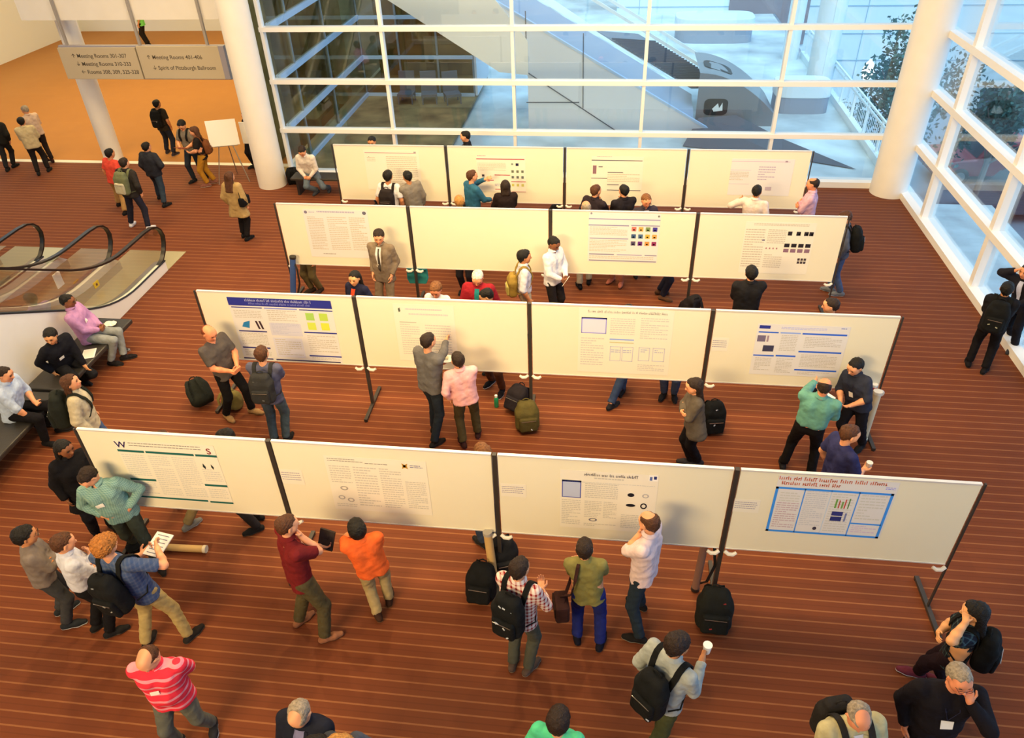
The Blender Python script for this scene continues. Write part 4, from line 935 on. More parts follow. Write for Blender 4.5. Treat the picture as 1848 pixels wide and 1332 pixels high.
    for k in (-1, 1):
        sh, el, wr, fd, pn, cu = ARMS[k]; r = bw**.5
        if n_hidden(spec := (L if k < 0 else R)): pass
        C, F_, T_ = hand_caps(wr, fd, pn, k, 1.0*s if not fem else .9*s, cu, .25 if cu < .3 else .05)
        fa = nrm(wr-el); FA = [cap(el, el+(wr-el)*.35, .042*r, .044*r), cap(el+(wr-el)*.35, wr, .044*r, .027*r)]
        UA = [cap(sh+(el-sh)*.15, el, .052*r, .042*r)]
        def fhand(P, C=C, F_=F_, T_=T_, FA=FA):
            d = union(P, C+FA[1:], .012)
            f_ = None
            for i in range(0, 8, 2):
                e = union(P, F_[i:i+2], .004); f_ = e if f_ is None else np.minimum(f_, e)
            d = smin(d, f_, .006); return smin(d, union(P, T_, .005), .007)
        lo, hi = bounds(C+F_+T_, .008); parts.append(snet(fhand, lo, hi, .0052*LOD))
        if short or (len(top) > 2 and top[2] == 'rolled'):
            lo, hi = bounds(FA+UA, .01); parts.append(snet(lambda P, A=FA+UA: union(P, A, .015), lo, hi, .012*LOD))
    # legs / torso of the body under the clothes
    TC = [cap(tf(-.065, 0, .0), tf(-.075, 0, .36), .095*bw, .098*bw), cap(tf(.065, 0, .0), tf(.075, 0, .36), .095*bw, .098*bw), cap(tf(-.13, 0, .455), tf(.13, 0, .455), .045), cap(tf(0, 0, .42), neck, .07, .055)]
    LG_ = []
    for hip, kn, ank, f, sg in legj: LG_ += [cap(hip, kn, .078, .050), cap(kn, ank, .050, .034)]
    lo, hi = bounds(TC, .01); parts.append(snet(lambda P: union(P, TC, .03), lo, hi, .022*LOD))
    if sandal or skirt or see == 'legs':
        pass
    lo, hi = bounds(LG_, .01); parts.append(snet(lambda P: union(P, LG_, .02), lo, hi, .022*LOD))
    hcol = np.array(srgb(*HAIR[hair[0]])); SKc = np.array(sk)
    def colf(V):
        c = np.tile(SKc, (len(V), 1)); q = (V-hc)/hs; x, y, z = q @ Hx, q @ Hf, q @ Hu; near = (np.abs(q) < .2).all(1)
        n_ = .94+.1*np.sin(V[:, 0]*60+V[:, 2]*45); c *= n_[:, None]
        eye = near & (((np.abs(x)-.031)/.015)**2+((z-.006)/.0085)**2 < 1) & (y > .06); c[eye] = (.035, .02, .015)
        br = near & (np.abs(np.abs(x)-.033) < .018) & (np.abs(z-.027) < .0062) & (y > .06); c[br] = hcol*.6+SKc*.25
        li = near & (np.abs(x) < .024) & (np.abs(z+.061) < .008) & (y > .06); c[li] = SKc*np.array([.80, .45, .45])
        ck = near & (np.abs(np.abs(x)-.045) < .02) & (np.abs(z+.025) < .02) & (y > .04); c[ck] *= np.array([1.06, .85, .82])
        if beard:
            m = near & (z < -.030) & (y > .0) & (z > -.125) & ~li; c[m] = c[m]*(1-beard)+hcol*beard
        if hair[1] in ('shaved', 'bald', 'balding'):
            m = near & (z > -.03) & (.73*y-.68*z < .012); f_ = .75 if hair[1] == 'shaved' else .12
            c[m] = c[m]*(1-f_)+hcol*f_
        return c
    npmesh('body', parts, M_SKIN, E_, colf)
    # ----- hair
    st = hair[1]; hm = mat('hair_'+hair[0], srgb(*HAIR[hair[0]]), rough=.55, spec=.3, noise=.35, nscale=45, bump=.6, bscale=110)
    if st != 'shaved':
        t_ = dict(short=.008, long=.014, curly=.038, bald=.003, balding=.005, bun=.010, thick=.018, bob=.020, beanie=.02)[st]
        BC = [cap(hf(0, -.034, .030), hf(0, .014, .040), .083*hs+t_*.7, .074*hs+t_*.7), cap(hf(0, -.045, -.02), hf(0, -.04, -.055), .058*hs+t_*.4, .045*hs+t_*.4)]
        cut = dict(short=-.005, long=-.002, curly=.004, bald=-.022, balding=-.004, bun=.004, thick=.003, bob=.003, beanie=.02)[st]
        LH_ = []
        if st in ('long', 'bob'):
            dn = .30 if st == 'long' else .12
            for q in (-.055, -.02, .02, .055): LH_.append(cap(hf(q, -.055, .0), hf(q*1.1, -.085 if st == 'bob' else -.125, -.05)-np.array([0, 0, dn*.8]), .045, .032))
            for q in (-.070, .070): LH_.append(cap(hf(q, -.038, .03), hf(q*1.05, -.050, -.08)-np.array([0, 0, dn*.3]), .025, .022))
        if st == 'bun': LH_.append(cap(hf(0, -.13, .05), hf(0, -.14, .03), .035, .03))
        def fhair(P):
            d = union(P, BC, .03); q = (P-hc)/hs; y = q @ Hf.astype(np.float32); z = q @ Hu.astype(np.float32); x = q @ Hx.astype(np.float32)
            n_ = (np.sin(x*170+3*np.sin(z*90))*np.sin(y*150+2*np.sin(x*80)))*(.009 if st == 'curly' else .0035)+np.sin(x*75+y*40)*np.sin(z*60+y*90)*.003; d = d+n_
            d = np.maximum(d, .73*y-.68*z-cut+.007*np.sin(x*120+hc[0]*9)+.004*np.sin(x*260+y*90))
            d = np.maximum(d, -(z+.085)+(y > -.03)*0)
            if st in ('bald', 'balding'):
                zc = .055 if st == 'bald' else .085; d = np.maximum(d, z-zc-np.maximum(0, -y-.02)*.35)
            if LH_: d = smin(d, union(P, LH_, .02)+n_, .02)
            return d
        lo, hi = bounds(BC+LH_, .03); npmesh('hair', [snet(fhair, lo, hi, .0078*LOD)], hm, E_)
    if glasses:
        f = MB()
        for k in (-1, 1): f.tube([hf(k*.033+.022*cos(t*pi/5), .112, .006+.016*sin(t*pi/5)) for t in range(10)], .0022, 4, closed=True); f.tube([hf(k*.055, .112, .01), hf(k*.078, .0, .012)], .002, 4)
        f.tube([hf(-.011, .114, .008), hf(.011, .114, .008)], .002, 4); f.build('glasses', M_BLACK, E_)
    # ----- torso garment
    kind, tc_ = top[0], top[1]; tm = tc_ if not isinstance(tc_, tuple) else cloth(tc_)
    th_ = dict(tee=.010, polo=.010, shirt=.014, sweater=.018, jacket=.026, suit=.023, coat=.036, fleece=.032)[kind]
    hem = {'tee': -.12, 'polo': -.11, 'shirt': -.10, 'sweater': -.07, 'jacket': -.11, 'suit': -.17, 'coat': -.12, 'fleece': -.12}[kind]
    if tuck: hem = .03
    wv = .82 if fem else 1.0
    wr_ = .115*bw
    GC = [cap(tf(-.070*wv, 0, hem-.06), tf(-.062*wv, 0, .10), (.114 if not tuck else .10)*bw+th_*.8, .098*bw*wv**.5+th_), cap(tf(.070*wv, 0, hem-.06), tf(.062*wv, 0, .10), (.114 if not tuck else .10)*bw+th_*.8, .098*bw*wv**.5+th_),
          cap(tf(-.062*wv, 0, .10), tf(-.085*wv, .005, .36), .098*bw*wv**.5+th_, .106*bw*wv**.5+th_), cap(tf(.062*wv, 0, .10), tf(.085*wv, .005, .36), .098*bw*wv**.5+th_, .106*bw*wv**.5+th_),
          cap(tf(-.145*wv, -.005, .448), tf(.145*wv, -.005, .448), .056+th_*.6), cap(tf(-.07, -.01, .475), tf(.07, -.01, .475), .052+th_*.6)]
    if fem: GC.append(cap(tf(-.06, .055, .30), tf(.06, .055, .30), .062+th_))
    if belly: GC.append(cap(tf(-.03, .04, .12), tf(.03, .04, .12), .10*bw+belly))
    SL = []; sleeve_cut = []
    for k in (-1, 1):
        sh, el, wr, fd, pn, cu = ARMS[k]; r = bw**.5
        if short: SL.append(cap(sh-(el-sh)*.05, sh+(el-sh)*.80, .058*r+th_, .056*r+th_, flat=1))
        elif top[0] == 'shirt' and len(top) > 2 and top[2] == 'rolled': SL += [cap(sh, el, .058*r+th_*.7, .050*r+th_*.6), cap(el, el+(wr-el)*.25, .050*r+th_*.6, .048*r+th_*.7, flat=1)]
        else: SL += [cap(sh, el, .058*r+th_*.8, .047*r+th_*.8), cap(el, wr-(wr-el)*.04, .047*r+th_*.8, .033*r+th_*.7, flat=1)]
    hemp = tf(0, 0, hem).astype(np.float32); nkp = (neck+T*.012*s).astype(np.float32); Tf = T.astype(np.float32); fr = kind in ('suit', 'jacket', 'fleece', 'coat')
    ph = random.Random(int(root[0]*100)).uniform(0, 6)
    def wrinkle(P, a): 
        return a*(np.sin(P[..., 0]*38+ph+2.5*np.sin(P[..., 2]*19+P[..., 1]*9))*np.sin(P[..., 2]*31+P[..., 1]*27+ph))
    def fg(P):
        d = union(P, GC, .04); d = np.maximum(d, -((P-hemp) @ Tf)); d = np.maximum(d, (P-nkp) @ Tf-.0)
        e = union(P, SL[:len(SL)//2], .02); e = np.minimum(e, union(P, SL[len(SL)//2:], .02)); d = smin(d, e, .028)
        return d+wrinkle(P, .0045 if kind != 'tee' else .003)
    lo, hi = bounds(GC+SL, .02)
    npmesh(dict(tee='tshirt', polo='polo_shirt', shirt='shirt', sweater='sweater', jacket='jacket', suit='suit_jacket', coat='coat', fleece='fleece_jacket')[kind], [snet(fg, lo, hi, .0145*LOD)], tm, E_)
    if kind in ('polo', 'shirt', 'suit', 'fleece', 'coat', 'jacket'):          # collar
        R_ = .064 if not fem else .056; f = MB(); N = 18; V = []
        for i in range(N+1):
            t = (pi/2+.28)+(2*pi-.56)*i/N; ou = X*cos(t)+Y*sin(t); c0 = neck+T*.004+Y*.004
            V += [c0+ou*(R_-.004)+T*.030, c0+ou*(R_+.018)+T*(.002), c0+ou*(R_+.022)-T*.006, c0+ou*(R_-.006)-T*.004]
        f._add(V, [(i*4+k, i*4+(k+1) % 4, i*4+4+(k+1) % 4, i*4+4+k) for i in range(N) for k in range(4)]); f.build('collar', tm, E_, smooth=True)
    def front(x, z, off=.0):                                   # point on the garment front
        best = None
        o = tf(x, 0, z); y = 0.0; yy = np.linspace(.02, .34, 65); Pq = (o[None, :]+Y[None, :]*yy[:, None]*s).astype(np.float32); D = fg(Pq)
        i = int(np.argmax(D > 0)) if (D > 0).any() else 30
        return Pq[i].astype(float)+Y*off
    def patch(name, poly, m, off=.004, th2=.004, par=None):    # a thin shaped piece lying on the front of the garment
        Pf = [front(x, z, off) for x, z in poly]; n = len(Pf); V = [p for p in Pf]+[p+Y*th2 for p in Pf]
        f = MB(); f._add(V, [tuple(range(n))[::-1], tuple(range(n, 2*n))]+[(k, (k+1) % n, n+(k+1) % n, n+k) for k in range(n)]); return f.build(name, m, par or E_)
    if inner:                                                   # open front of a jacket
        im = cloth(inner)
        f = MB(); zz = np.linspace(.49, .10 if kind == 'suit' else -.02, 9); V = []
        for i, z in enumerate(zz):
            t = i/8; wd = (.05+.02*sin(t*pi))*(1-t*.6) if kind == 'suit' else .045
            V += [front(-wd, z, .003), front(0, z, .006), front(wd, z, .003)]
        f._add(V, [(3*i+j, 3*i+j+1, 3*i+j+4, 3*i+j+3) for i in range(8) for j in (0, 1)]); f.build('shirt_front', im, E_, smooth=True)
        for k in (-1, 1):
            f = MB(); V = []
            for i, z in enumerate(zz):
                t = i/8; wd = (.05+.02*sin(t*pi))*(1-t*.6) if kind == 'suit' else .045
                V += [front(k*wd*.9, z, .008), front(k*(wd+.030*(1-t*.7)), z, .010)]
            f._add(V, [(2*i, 2*i+1, 2*i+3, 2*i+2) for i in range(8)]); f.build('lapel', tm, E_, smooth=True)
    if tie:
        f = MB(); V = []; zz = np.linspace(.47, .06, 8)
        for i, z in enumerate(zz): wd = (.014, .012, .016, .019, .022, .025, .028, .004)[i]; V += [front(-wd, z, .012), front(wd, z, .012)]
        f._add(V, [(2*i, 2*i+1, 2*i+3, 2*i+2) for i in range(7)]); f.build('tie', cloth(tie), E_)
    if badge:
        bx, bz, bw2, bh2 = (badge[:4] if isinstance(badge, tuple) else (.06, .28, .085, .055))
        patch('name_badge', [(bx-bw2/2, bz-bh2/2), (bx+bw2/2, bz-bh2/2), (bx+bw2/2, bz+bh2/2), (bx-bw2/2, bz+bh2/2)], mat('badge_white', (.85, .83, .78), rough=.4), .006, .003)
        if isinstance(badge, tuple) and len(badge) > 4:
            f = MB(); 
            for k in (-1, 1): f.tube([neck+X*k*.06+T*.01, front(k*.055, .40, .006), front(bx, bz+bh2/2, .008)], .004, 4)
            f.build('lanyard', cloth((40, 40, 60)), E_)
    # ----- trousers / skirt
    lm = legs if not isinstance(legs, tuple) else cloth(legs)
    wq = .062*(wv if fem else 1); PC = [cap(tf(-wq, 0, -.04), tf(-wq, 0, .035), .104*bw, .094*bw), cap(tf(wq, 0, -.04), tf(wq, 0, .035), .104*bw, .094*bw)]
    LC = []
    for hip, kn, ank, f, sg in legj:
        up_ = nrm(kn-hip); en = ank-nrm(ank-kn)*.015
        LC.append([cap(hip+up_*.02, kn, .094*bw**.6*legf, .070*legf), cap(kn, en, .070*legf, .060*legf, flat=1)])
    topz = tf(0, 0, .055).astype(np.float32)
    def fl_(P):
        d = union(P, PC, .04); d = np.maximum(d, (P-topz) @ Tf)
        e = np.minimum(union(P, LC[0], .025), union(P, LC[1], .025)); return smin(d, e, .035)+wrinkle(P, .0045)
    lo, hi = bounds(PC+LC[0]+LC[1], .02); npmesh('trousers', [snet(fl_, lo, hi, .0145*LOD)], lm, E_)
    if belt:
        f = MB(); N = 24; V = []
        for i in range(N):
            t = 2*pi*i/N; r1, r2 = (.165*bw, .107*bw); c0 = tf(0, 0, .03)+X*cos(t)*r1+Y*sin(t)*r2
            V += [c0-T*.018, c0+T*.018, c0+T*.018+(X*cos(t)+Y*sin(t))*.006, c0-T*.018+(X*cos(t)+Y*sin(t))*.006]
        f._add(V, [(i*4+k, i*4+(k+1) % 4, ((i+1) % N)*4+(k+1) % 4, ((i+1) % N)*4+k) for i in range(N) for k in range(4)]); f.build('belt', cloth(belt), E_)
    if skirt:                                                  # long coat tail
        zl, wd, c3 = skirt; SK_ = [cap(tf(-.05, 0, .10), np.array([Pv[0]-.10, Pv[1]-.01, zl*s]), .11, .145), cap(tf(.05, 0, .10), np.array([Pv[0]+.10, Pv[1]-.01, zl*s]), .11, .145)]
        zc = np.float32(zl*s)
        lo, hi = bounds(SK_, .02); npmesh('coat_tail', [snet(lambda P: np.maximum(union(P, SK_, .06), zc-P[..., 2])+wrinkle(P, .006), lo, hi, .016*LOD)], tm if c3 is None else cloth(c3), E_)
    # ----- shoes
    sm = cloth(shoe[0])
    for hip, kn, ank, f, sg in legj:
        toe = nrm(np.array([sg*.22, 1, 0])) if sit is None or True else None
        an = ank.copy(); base = np.array([an[0], an[1], 0])
        if sit is not None and an[2] < .05: an[2] = .085
        SC = [cap(base-toe*.045+np.array([0, 0, .040]), base+toe*.10+np.array([0, 0, .036]), .040, .043), cap(base+toe*.10+np.array([0, 0, .034]), base+toe*.175+np.array([0, 0, .028]), .043, .032), cap(base+np.array([0, 0, .06]), an+np.array([0, 0, .0]), .040, .038)]
        lo, hi = bounds(SC, .01)
        sh_ = npmesh('shoe', [snet(lambda P, A=SC: np.maximum(np.maximum(union(P, A, .03), .012-P[..., 2]), P[..., 2]-.115), lo, hi, .0095*LOD)], sm, E_)
        so = cloth(shoe[1]) if shoe[1] else M_BLACK
        npmesh('sole', [snet(lambda P, A=SC: np.maximum(np.maximum(union(P, A, .03)-.004, P[..., 2]-.022), .001-P[..., 2]), np.array([lo[0], lo[1], -.02]), np.array([hi[0], hi[1], .045]), .0098*LOD)], so, sh_)
    PEOPLE.append((label, pr(E_.matrix_basis @ Vector(hc)), ht))
    info = dict(E=E_, tf=tf, s=s, X=X, Y=Y, T=T, fg=fg, ARMS=ARMS, hf=hf, neck=neck, root=root, a=a, Pv=Pv, front=front, th=th_, bw=bw, hc=hc)
    return info
def n_hidden(x): return False
def pr(P):
    v = RM @ (np.array(P)-CAM); return (924+F*v[0]/v[2], 666+F*v[1]/v[2])
# ---------------------------------------------------------------- bags
def sdbox(P, c, A, half, r):
    q = np.abs((P-c.astype(np.float32)) @ A.T.astype(np.float32))-(np.array(half)-r).astype(np.float32)
    return np.sqrt((np.maximum(q, 0)**2).sum(-1))+np.minimum(q.max(-1), 0)-r
def bag_mesh(E_, O, A, w, h, d, m, pm=None, taper=.8, lod=1.0, accents=None, name='bag_body', vox=.013):
    """O base centre of the back panel, rows of A = right, outwards, up (local to E_)"""
    Xa, Ya, Za = A; r = min(w, d)*.38
    c1 = O+Ya*d*.48+Za*h*.40; c2 = O+Ya*d*.40+Za*h*.66
    ph = random.random()*6
    def fb(P):
        a = sdbox(P, c1, A, (w/2, d*.48, h*.42), r); b = sdbox(P, c2, A, (w/2*taper, d*.40, h*.34), r*.9)
        return smin(a, b, .05)+.004*np.sin(P[..., 0]*34+ph)*np.sin(P[..., 2]*29+ph)
    ext = np.abs(Xa)*w*.6+np.abs(Ya)*d*1.1+np.abs(Za)*h*1.1
    lo, hi = O-ext-.03, O+ext+.03
    npmesh(name, [snet(fb, lo, hi, vox*lod)], m, E_)
    cp = O+Ya*d*.96+Za*h*.30
    fp = lambda P: sdbox(P, cp, A, (w*.38, d*.20, h*.25), .035)+.003*np.sin(P[..., 0]*50)
    e2 = np.abs(Xa)*w*.45+np.abs(Ya)*d*.3+np.abs(Za)*h*.3
    po = npmesh('pocket', [snet(fp, cp-e2-.02, cp+e2+.02, vox*.9*lod)], pm or m, E_)
    f = MB(); f.strip([cp+Ya*d*.205+Za*h*.17+Xa*w*.30*t for t in (-1, -.5, 0, .5, 1)], [Ya]*5, .008, .004); f.build('zip', M_STEEL, po)
    f = MB(); tp = O+Ya*d*.25+Za*h*.97
    f.tube([tp+Xa*.045*k+Za*z for k, z in ((-1, -.01), (-.9, .03), (0, .045), (.9, .03), (1, -.01))], .009, 6); f.build('handle', m, E_, smooth=True)
    if accents:
        rn = random.Random(accents[1]); f = MB()
        for _ in range(accents[2]):
            q = cp+Ya*d*(.212)+Xa*w*rn.uniform(-.32, .32)+Za*h*rn.uniform(-.2, .2)
            if rn.random() < .5: q = O+Ya*d*.84+Xa*w*rn.uniform(-.25, .25)+Za*h*rn.uniform(.62, .84)
            f.box(q, (.03, .008, .012), Matrix(((Xa[0], Ya[0], Za[0]), (Xa[1], Ya[1], Za[1]), (Xa[2], Ya[2], Za[2]))) @ Matrix.Rotation(rn.uniform(-1, 1), 3, 'Y'))
        f.build('reflective_tab', cloth(accents[0]), E_)
def worn(I, label, c=(22, 22, 20), w=.30, h=.46, d=.18, z=.0, acc=None, pc=None, one=None, group='worn backpacks'):
    tf, X, Y, T = I['tf'], I['X'], I['Y'], I['T']; lod = 1.0 if I['root'][1] < 7.5 else 1.4
    yb = I['bw']*.100+I['th']
    O = tf(0, -yb-.012, .02+z); ca, sa = cos(I['a']), sin(I['a']); r = I['root']
    B = empty('backpack', (r[0]+O[0]*ca-O[1]*sa, r[1]+O[0]*sa+O[1]*ca, O[2]), I['a'], label, 'backpack', group)
    m = cloth(c); bag_mesh(B, np.zeros(3), np.array([X, -Y, T]), w, h, d, m, cloth(pc) if pc else None, lod=lod, accents=acc)
    fg = I['fg']
    for k in ((-1, 1) if one is None else (one,)):
        pts = []; nr = []
        sx = .088 if one is None else .11
        for t in np.linspace(0, 1, 22):                       # walk around the shoulder and down the chest, projected on the garment
            ang = radians(-28+t*236) if t < 2 else 0
            cx = k*(sx+.028*sin(t*pi)); base = tf(cx, 0, .335); dr = nrm(-Y*cos(ang)+T*sin(ang))
            if ang > radians(150): base = tf(cx, 0, .335-.0*(t)); 
            rr_ = np.linspace(.02, .36, 69); Pq = (base[None]+dr[None]*rr_[:, None]).astype(np.float32); D = fg(Pq); i = int(np.argmax(D > 0)) if (D > 0).any() else 40
            pts.append(Pq[i].astype(float)+dr*.004-O); nr.append(dr)
        f = MB(); f.strip(pts, nr, .055, .012); 
        f.build('shoulder_strap', m, B, smooth=True)
        f = MB(); a = pts[-1]; b_ = tf(k*.15, -.05, .06)-O; c_ = tf(k*.14, -yb-.02, .05)-O; mid = (a+b_)/2+X*k*.03+Y*.05
        f.tube([a, mid, b_+X*k*.05, c_], .008, 5); f.build('lower_strap', m, B)
    return B
def floor_bag(u, v, rz, label, c=(20, 20, 19), w=.32, h=.48, d=.22, tilt=0, roll=0, acc=None, pc=None, z=0.0, name='backpack', cat='backpack', pos=None, group='bags left on the floor'):
    p = at(u, v, .02) if pos is None else np.array(pos, float)
    B = empty(name, (p[0], p[1], z), radians(rz), label, cat, group)
    t, r = radians(tilt), radians(roll)
    M = np.array((Matrix.Rotation(t, 3, 'X') @ Matrix.Rotation(r, 3, 'Y')))
    A = (M @ np.eye(3)).T
    O = -A[1]*d*.45; zmin = min((O+A[0]*sx*w/2+A[1]*yy*d+A[2]*zz*h)[2] for sx in (-1, 1) for yy in (0, 1) for zz in (0, 1)); O = O+np.array([0, 0, -zmin*.93])
    lod = 1.0 if p[1] < 9 else 1.4
    m = cloth(c); bag_mesh(B, O, A, w, h, d, m, cloth(pc) if pc else None, lod=lod, accents=acc)
    for k in (-1, 1):
        f = MB(); f.strip([O+A[0]*k*.07+A[2]*h*.92, O+A[0]*k*.09-A[1]*.07+A[2]*h*.75, O+A[0]*k*.11-A[1]*.085+A[2]*h*.45, O+A[0]*k*.12-A[1]*.03+A[2]*h*.12], [-A[1]]*4, .05, .01); f.build('shoulder_strap', m, B, smooth=True)
    return B
# ---------------------------------------------------------------- people
JB = (45, 55, 70); JN = (38, 44, 60); GJ = (70, 80, 80); KH = (165, 135, 88); BKT = (22, 20, 20)
PG = 'people in the foreground'; PM = 'people between the board rows'; PB = 'people by the back row'; PL = 'people crossing the lobby at the left'; PS = 'people by the benches'
# --- foreground
I = person(('f', 0, 0), -150+0, 'man in a teal checked shirt with hands on hips, in front of the green-barred poster', hd=(158, 850), feet=[(250, 985), (288, 1022)], hair=('dbrown', 'short'), skin='l',
  top=('shirt', pattern_cloth('check_teal', 'plaid', (148, 176, 152), (108, 146, 130), .022)), legs=(62, 66, 50), shoe=((35, 30, 25), None), L='hips', R='hips', hp=38, hy=-38, badge=True, group=PG, b=1.08, yaw=-12)
I = person(('f', 0, 0), -52, 'man with black hair in a grey sweater and grey jeans, leftmost of the listening group', hd=(40, 966), feet=[(128, 1126), (116, 1100)], skin='m', hair=('black', 'thick'), top=('sweater', (128, 112, 95)), legs=(62, 60, 56), shoe=((38, 40, 40), (190, 185, 170)), L='fold', R='fold', hp=5, glasses=1, group=PG)
I = person(('f', 0, 0), -40, 'brown-haired man in a white shirt and black trousers beside the grey sweater man', hd=(108, 978), feet=[(180, 1128), (205, 1140)], hair=('brown', 'short'), top=('shirt', (205, 200, 195)), legs=BKT, L='fold', R='fold', hp=12, group=PG, tuck=True)
I = person(('f', 0, 0), -10, 'curly blond man in a blue plaid shirt and khakis writing on a notepad', hd=(182, 978), feet=[(268, 1160), (345, 1146)], hair=('curly', 'curly'), top=('tee', pattern_cloth('plaid_blue', 'plaid', (62, 78, 105), (88, 96, 112), .05, .4)), legs=(178, 150, 88), shoe=((40, 34, 28), (90, 80, 60)),
  L='hold', R=('to', (.16, .30, .26), (.9, .2, -.5)), hp=22, hy=-8, group=PG, b=1.12, lfd=None)
worn(I, 'large black backpack on the curly-haired man', w=.34, h=.52, d=.20, acc=((170, 165, 150), 3, 4))
def held(name, label, cat, I, loc, rot, dims, m, parts=None, group=None):
    r = I['root']; ca, sa = cos(I['a']), sin(I['a']); o_ = np.array(loc)
    e = empty(name, (r[0]+o_[0]*ca-o_[1]*sa, r[1]+o_[0]*sa+o_[1]*ca, o_[2]), 0, label, cat, group)
    e.rotation_euler = (radians(rot[0]), radians(rot[1]), radians(rot[2])+I['a']); f = MB(); f.box((0, 0, 0), dims); f.build(parts or 'cover', m, e); return e
M_PW = mat('white_page', (.85, .84, .80), rough=.6)
def wrist(I, k): sh, el, wr, fd, pn, cu = I['ARMS'][k]; return wr+fd*.07, fd, pn
def in_hand(I, k, name, label, cat, dims, m, rot=(0, 0, 0), off=(0, 0, 0), part='cover', lines=0):
    p, fd, pn = wrist(I, k); e = held(name, label, cat, I, p+np.array(pn)/np.linalg.norm(pn)*.022+np.array(off), rot, dims, m, part); 
    if lines:
        f = MB()
        for i in range(lines): f.box((0, -dims[1]*.38+dims[1]*.76*i/max(1, lines-1), dims[2]/2+.0008), (dims[0]*.7, dims[1]*.03, .0008))
        f.build('writing', ink((120, 115, 110)), e)
    return e
in_hand(I, -1, 'notepad', 'white notepad held by the curly-haired man', 'notepad', (.21, .28, .012), M_PW, (12, 0, 0), (.10, .08, .02), 'page', 6)
PK = pattern_cloth('stripe_pink', 'stripe', (232, 50, 62), (232, 140, 140), .088, .30)
I = person(('f', 0, 0), -168, 'balding man in a pink and red striped polo with hands behind his back', hd=(268, 1180), feet=[(322, 1345), (384, 1312)], hair=('brown', 'bald'), skin='l', top=('polo', PK), legs=(98, 95, 78), shoe=((40, 38, 38), (190, 185, 175)), L='back', R='back', hp=42, hy=-25, badge=(.035, .27, .085, .05), b=1.22, belly=.02, group=PG)
I = person(('h', 540, 1278), 172, 'grey-haired man in a dark suit bowing his head at the bottom edge', ht=1.66, hair=('grey', 'balding'), top=('suit', (26, 28, 38)), legs=(26, 28, 38), inner=(120, 115, 140), hp=55, L='clasp', R='clasp', group=PG, b=1.12)
I = person(('h', 573, 1345), 92, 'dark-haired person whose head top just shows at the bottom edge', ht=1.82, hair=('black', 'short'), top=('tee', (60, 60, 60)), group=PG)
I = person(('h', 616, 1345), 84, 'blond person whose head top just shows at the bottom edge', ht=1.86, hair=('blond', 'thick'), top=('tee', (80, 80, 80)), group=PG)
I = person(('h', 1007, 1300), -10, 'dark-haired person in a mint green shirt at the bottom edge', ht=1.66, hair=('dbrown', 'thick'), top=('tee', (80, 190, 130)), legs=JB, group=PG, hp=10)
I = person(('f', 0, 0), -48, 'man in a maroon polo and olive trousers holding a book, hand at his chin', hd=(512, 940), feet=[(545, 1120), (592, 1150)], hair=('brown', 'short'), skin='l', top=('polo', (112, 28, 26)), legs=(84, 72, 42), shoe=((150, 95, 60), (80, 50, 30)), L='hold', R='chin', hp=6, group=PG, b=1.05, legf=1.12)
in_hand(I, -1, 'book', 'dark book held by the man in the maroon polo', 'book', (.17, .24, .025), cloth((58, 48, 40)), (70, 10, 40), (0, .03, .05))
I = person(('f', 0, 0), 22, 'man in an orange polo and khaki trousers, hand on his chin', hd=(645, 958), feet=[(682, 1108), (702, 1080)], hair=('black', 'thick'), skin='m', top=('polo', (235, 100, 40)), legs=(172, 145, 92), shoe=((62, 38, 25), (130, 95, 60)), L='chin', R='fold', hp=-12, hy=10, group=PG, b=1.1)
I = person(('f', 0, 0), -22, 'man in a red and white plaid shirt and grey jeans, front centre', hd=(935, 1022), feet=[(928, 1196), (955, 1205)], hair=('dbrown', 'short'), top=('shirt', pattern_cloth('plaid_red', 'plaid', (225, 205, 180), (175, 45, 35), .055, .42, (140, 30, 28))), legs=(78, 76, 60), shoe=((90, 70, 55), (150, 130, 100)), L='fold', R='hold', hp=18, group=PG)
worn(I, 'black backpack with pale tabs on the man in the red plaid shirt', w=.33, h=.50, d=.20, acc=((215, 210, 195), 5, 8))
I = person(('f', 0, 0), -2, 'woman in an olive sweater and bright blue jeans with arms folded', hd=(1055, 988), feet=[(1042, 1148), (1083, 1160)], hair=('dbrown', 'short'), fem=1, top=('shirt', (128, 118, 62), 'rolled'), legs=(32, 40, 98), shoe=((20, 20, 30), None), L='fold', R='fold', hp=5, group=PG, b=1.02)
# shoulder bag
B = empty('shoulder_bag', tuple(at(1013, 1095, .72)), .2, 'dark brown shoulder bag hanging beside the olive sweater woman', 'bag')
m = cloth((58, 32, 26)); f = MB(); f.box((0, 0, .0), (.15, .26, .24)); f.build('bag_body', m, B, bevel=.03); f = MB(); f.box((-.078, 0, .03), (.012, .22, .14)); f.build('flap', cloth((44, 25, 20)), B)
r0 = np.array(B.location); shp = [I['tf'](-.10, -.13, .40), I['tf'](-.02, -.09, .50), I['tf'](.04, .03, .52)]
def l2w(I, p): ca, sa = cos(I['a']), sin(I['a']); return np.array([I['root'][0]+p[0]*ca-p[1]*sa, I['root'][1]+p[0]*sa+p[1]*ca, p[2]])
RI = Matrix.Rotation(-.2, 3, 'Z')
pts = [RI @ Vector(l2w(I, p)-r0) for p in [I['tf'](-.17, -.13, .08), I['tf'](-.13, -.155, .22), I['tf'](-.10, -.15, .36), I['tf'](-.07, -.09, .50), I['tf'](-.05, .0, .53), I['tf'](-.06, .10, .45), I['tf'](-.14, .15, .25), I['tf'](-.20, .08, .06)]]
f = MB(); f.strip([Vector((0, .05, .11))]+pts+[Vector((0, -.05, .11))], [Vector((0, 0, 1))]*(len(pts)+2), .035, .008); f.build('strap', m, B)
